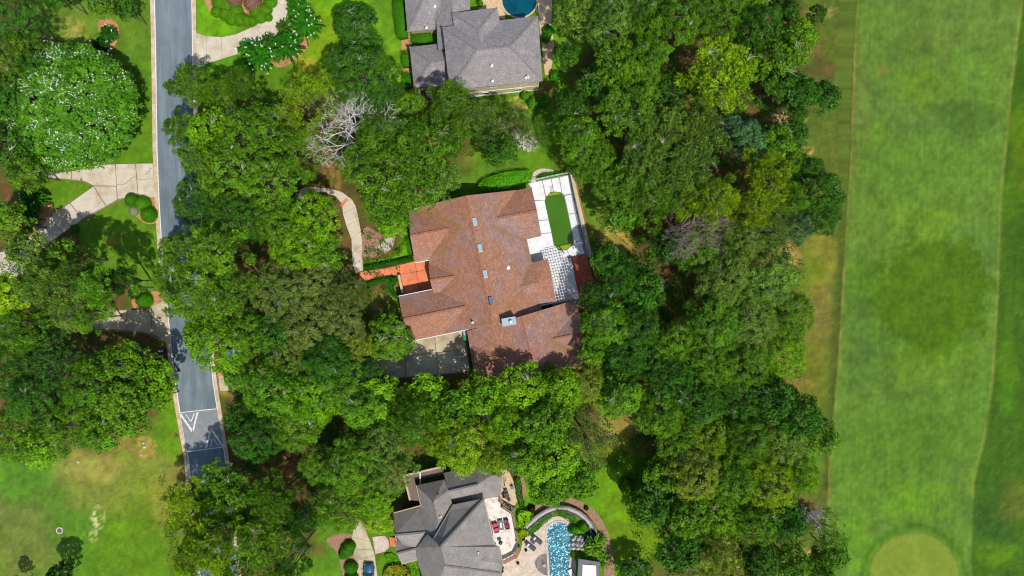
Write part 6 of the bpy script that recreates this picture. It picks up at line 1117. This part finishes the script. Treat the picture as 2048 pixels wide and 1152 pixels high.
def crape(x, y, r, v, col, lab, name='crape_myrtle', cat='tree', grp='crape myrtles by the curved driveway', h=1.0):
    me, tm, fm, Rr = SPK[v]; s = r*S*.97/Rr; p = G(x, y, 3); root = empty(name, (p.x, p.y, 0), x, label=lab, cat=cat, group=grp); root.scale = (s, s, s*h)
    for n_, m_ in (('trunk', tm), ('crown', me), ('blossoms', fm)):
        if m_ is None: continue
        o = bpy.data.objects.new(n_, m_); COL.objects.link(o); o.parent = root; o.color = (*[v*.72 for v in D(col)], 1)
        if n_ == 'blossoms': o['kind'] = 'stuff'
CG = (58, 136, 22)
crape(518, 112, 34, 1, CG, 'spiky crape myrtle nearest the street beside the curved driveway'); crape(574, 92, 32, 0, (50, 128, 20), 'spiky crape myrtle in the middle of the row below the driveway bend'); crape(611, 50, 33, 1, (56, 136, 22), 'spiky crape myrtle at the right end of the row'); crape(594, 12, 26, 0, CG, 'spiky crape myrtle at the top edge of the picture')
crape(533, 78, 18, 2, (70, 110, 30), 'small spiky crape myrtle tucked at the driveway edge, lower left'); crape(564, 50, 18, 2, (76, 112, 36), 'small reddish-green crape myrtle tucked at the driveway bend'); crape(580, 26, 12, 2, (84, 106, 40), 'tiny reddish crape myrtle at the upper driveway edge'); crape(489, 94, 20, 2, CG, 'small spiky crape myrtle furthest left over the driveway')
crape(205, 62, 19, 2, (50, 112, 24), 'upper one of two small spiky plants by the lawn mulch bed', 'spiky_palm', 'palm', 'spiky plants left of the street', .8); crape(190, 85, 20, 2, (38, 92, 22), 'lower one of two small spiky plants by the lawn mulch bed', 'spiky_palm', 'palm', 'spiky plants left of the street', .8)
crape(55, 398, 30, 0, (54, 124, 28), 'spiky plant above the orange mulch bed at the forked driveway', 'spiky_palm', 'palm', 'spiky plants left of the street', .7); crape(45, 435, 24, 0, (48, 112, 28), 'spiky plant left of the orange mulch bed at the forked driveway', 'spiky_palm', 'palm', 'spiky plants left of the street', .7)
for (x, y, r, l) in ((1190, 1100, 24, 'largest green palm in the curved border beside the pond'), (1206, 1128, 20, 'palm right of the small cabana at the bottom'), (1180, 1122, 15, 'small palm touching the cabana roof'), (1204, 1092, 15, 'small palm at the outer rim of the mulch border')):
    crape(x, y, r, 3, (126, 176, 56), l, 'garden_palm', 'palm', 'palms in the pool garden', .8)
# leafless trees
def dead(x, y, Rr, Ht, m, lab, seed, lean, name='dead_tree', z=.8, depth=7):
    p = G(x, y, Ht*z); root = empty(name, (p.x, p.y, 0), 0, label=lab, cat='dead tree'); link('branches', branchy(seed, Rr, Ht, depth=depth, lean=lean), root, m)
dead(692, 270, 9.5, 17.5, ML['deadbark'], 'leafless white dead tree above the dry grass gap', 3, (.25, .55))
dead(1372, 450, 9.0, 20.5, ML['brownbark'], 'leafless brown dead tree in the upper right wood', 8, (.9, .1))
for (x, y, r_, h_, l, sd_) in ((205, 735, 3.6, 18.8, 'pale bare branches over the lower left wood', 12), (1225, 640, 3.4, 19.0, 'pale bare branches right of the brown house', 15), (1230, 575, 2.4, 17.4, 'small bare pale branches above the red brick patio', 19), (1665, 1065, 3.4, 15.3, 'white bare branches beside the lower fairway edge', 16), (1420, 940, 3.2, 19.3, 'grey bare branches in the middle of the lower right wood', 17), (400, 195, 2.8, 20.3, 'grey bare branches over the upper street', 18), (1050, 265, 3.0, 14.5, 'grey bare branches below the sandy patch', 22)):
    dead(x, y, r_, h_, ML['deadbark'], l, sd_, (0, 0), 'bare_tree', .92, 6)
# understorey of the woods: one uncountable mass of low leaves
rs = np.random.RandomState(42); Cs = []
for (x, y, rx, ry) in WOOD:
    n = int(rx*ry*.028); a = rs.uniform(0, 6.28, n); r_ = np.sqrt(rs.rand(n))*.98; px = x+rx*r_*np.cos(a); py = y+ry*r_*np.sin(a)
    ok = (fbm(px/20, py/20, 8) > .45) & ~((px > 800) & (px < 1190) & (py > 350) & (py < 750)) & ~((px < 1004) & (px > 780) & (py > 925)) & (px < 1600) & ~((px > 296) & (px < 455+(py-576)*.08) & (py < 960)) & ~((px > 600) & (px < 735) & (py > 370) & (py < 550)) & ~((py < 505) & (py > 320) & (px < 320)) & ~((px > 195) & (px < 330) & (py > 600) & (py < 700)) & ~((px > 720) & (py > 700) & (py < 760) & (px < 950)) & ~((px > 780) & (px < 1090) & (py < 190)) & ~((px > 1000) & (px < 1260) & (py > 940)) & ~((px > 640) & (px < 770) & (py > 1050))
    px, py = px[ok], py[ok]; Cs.append(np.stack([(px-1024)*S, (576-py)*S, np.zeros(len(px))], 1))
Cs = np.vstack(Cs); Cs = Cs[rs.permutation(len(Cs))[:5200]]; n = len(Cs); k = 14
C = np.repeat(Cs, k, 0)+rs.normal(0, .45, (n*k, 3))*np.array([1, 1, .5]); C[:, 2] = np.abs(C[:, 2])+.15+np.repeat(rs.uniform(0, 1.0, n), k); N = unit(np.stack([rs.normal(0, .5, n*k), rs.normal(0, .5, n*k), np.ones(n*k)], 1))
us = leafmesh('undergrowth', C, N, .34*rs.uniform(.7, 1.3, n*k), .22, np.clip(np.repeat(rs.normal(.4, .15, n), k), 0, 1), rs); o = link('undergrowth', us, None, LM); o.color = (*D((50, 92, 26)), 1); tag(o, 'low green undergrowth beneath the trees of the woods', kind='stuff')
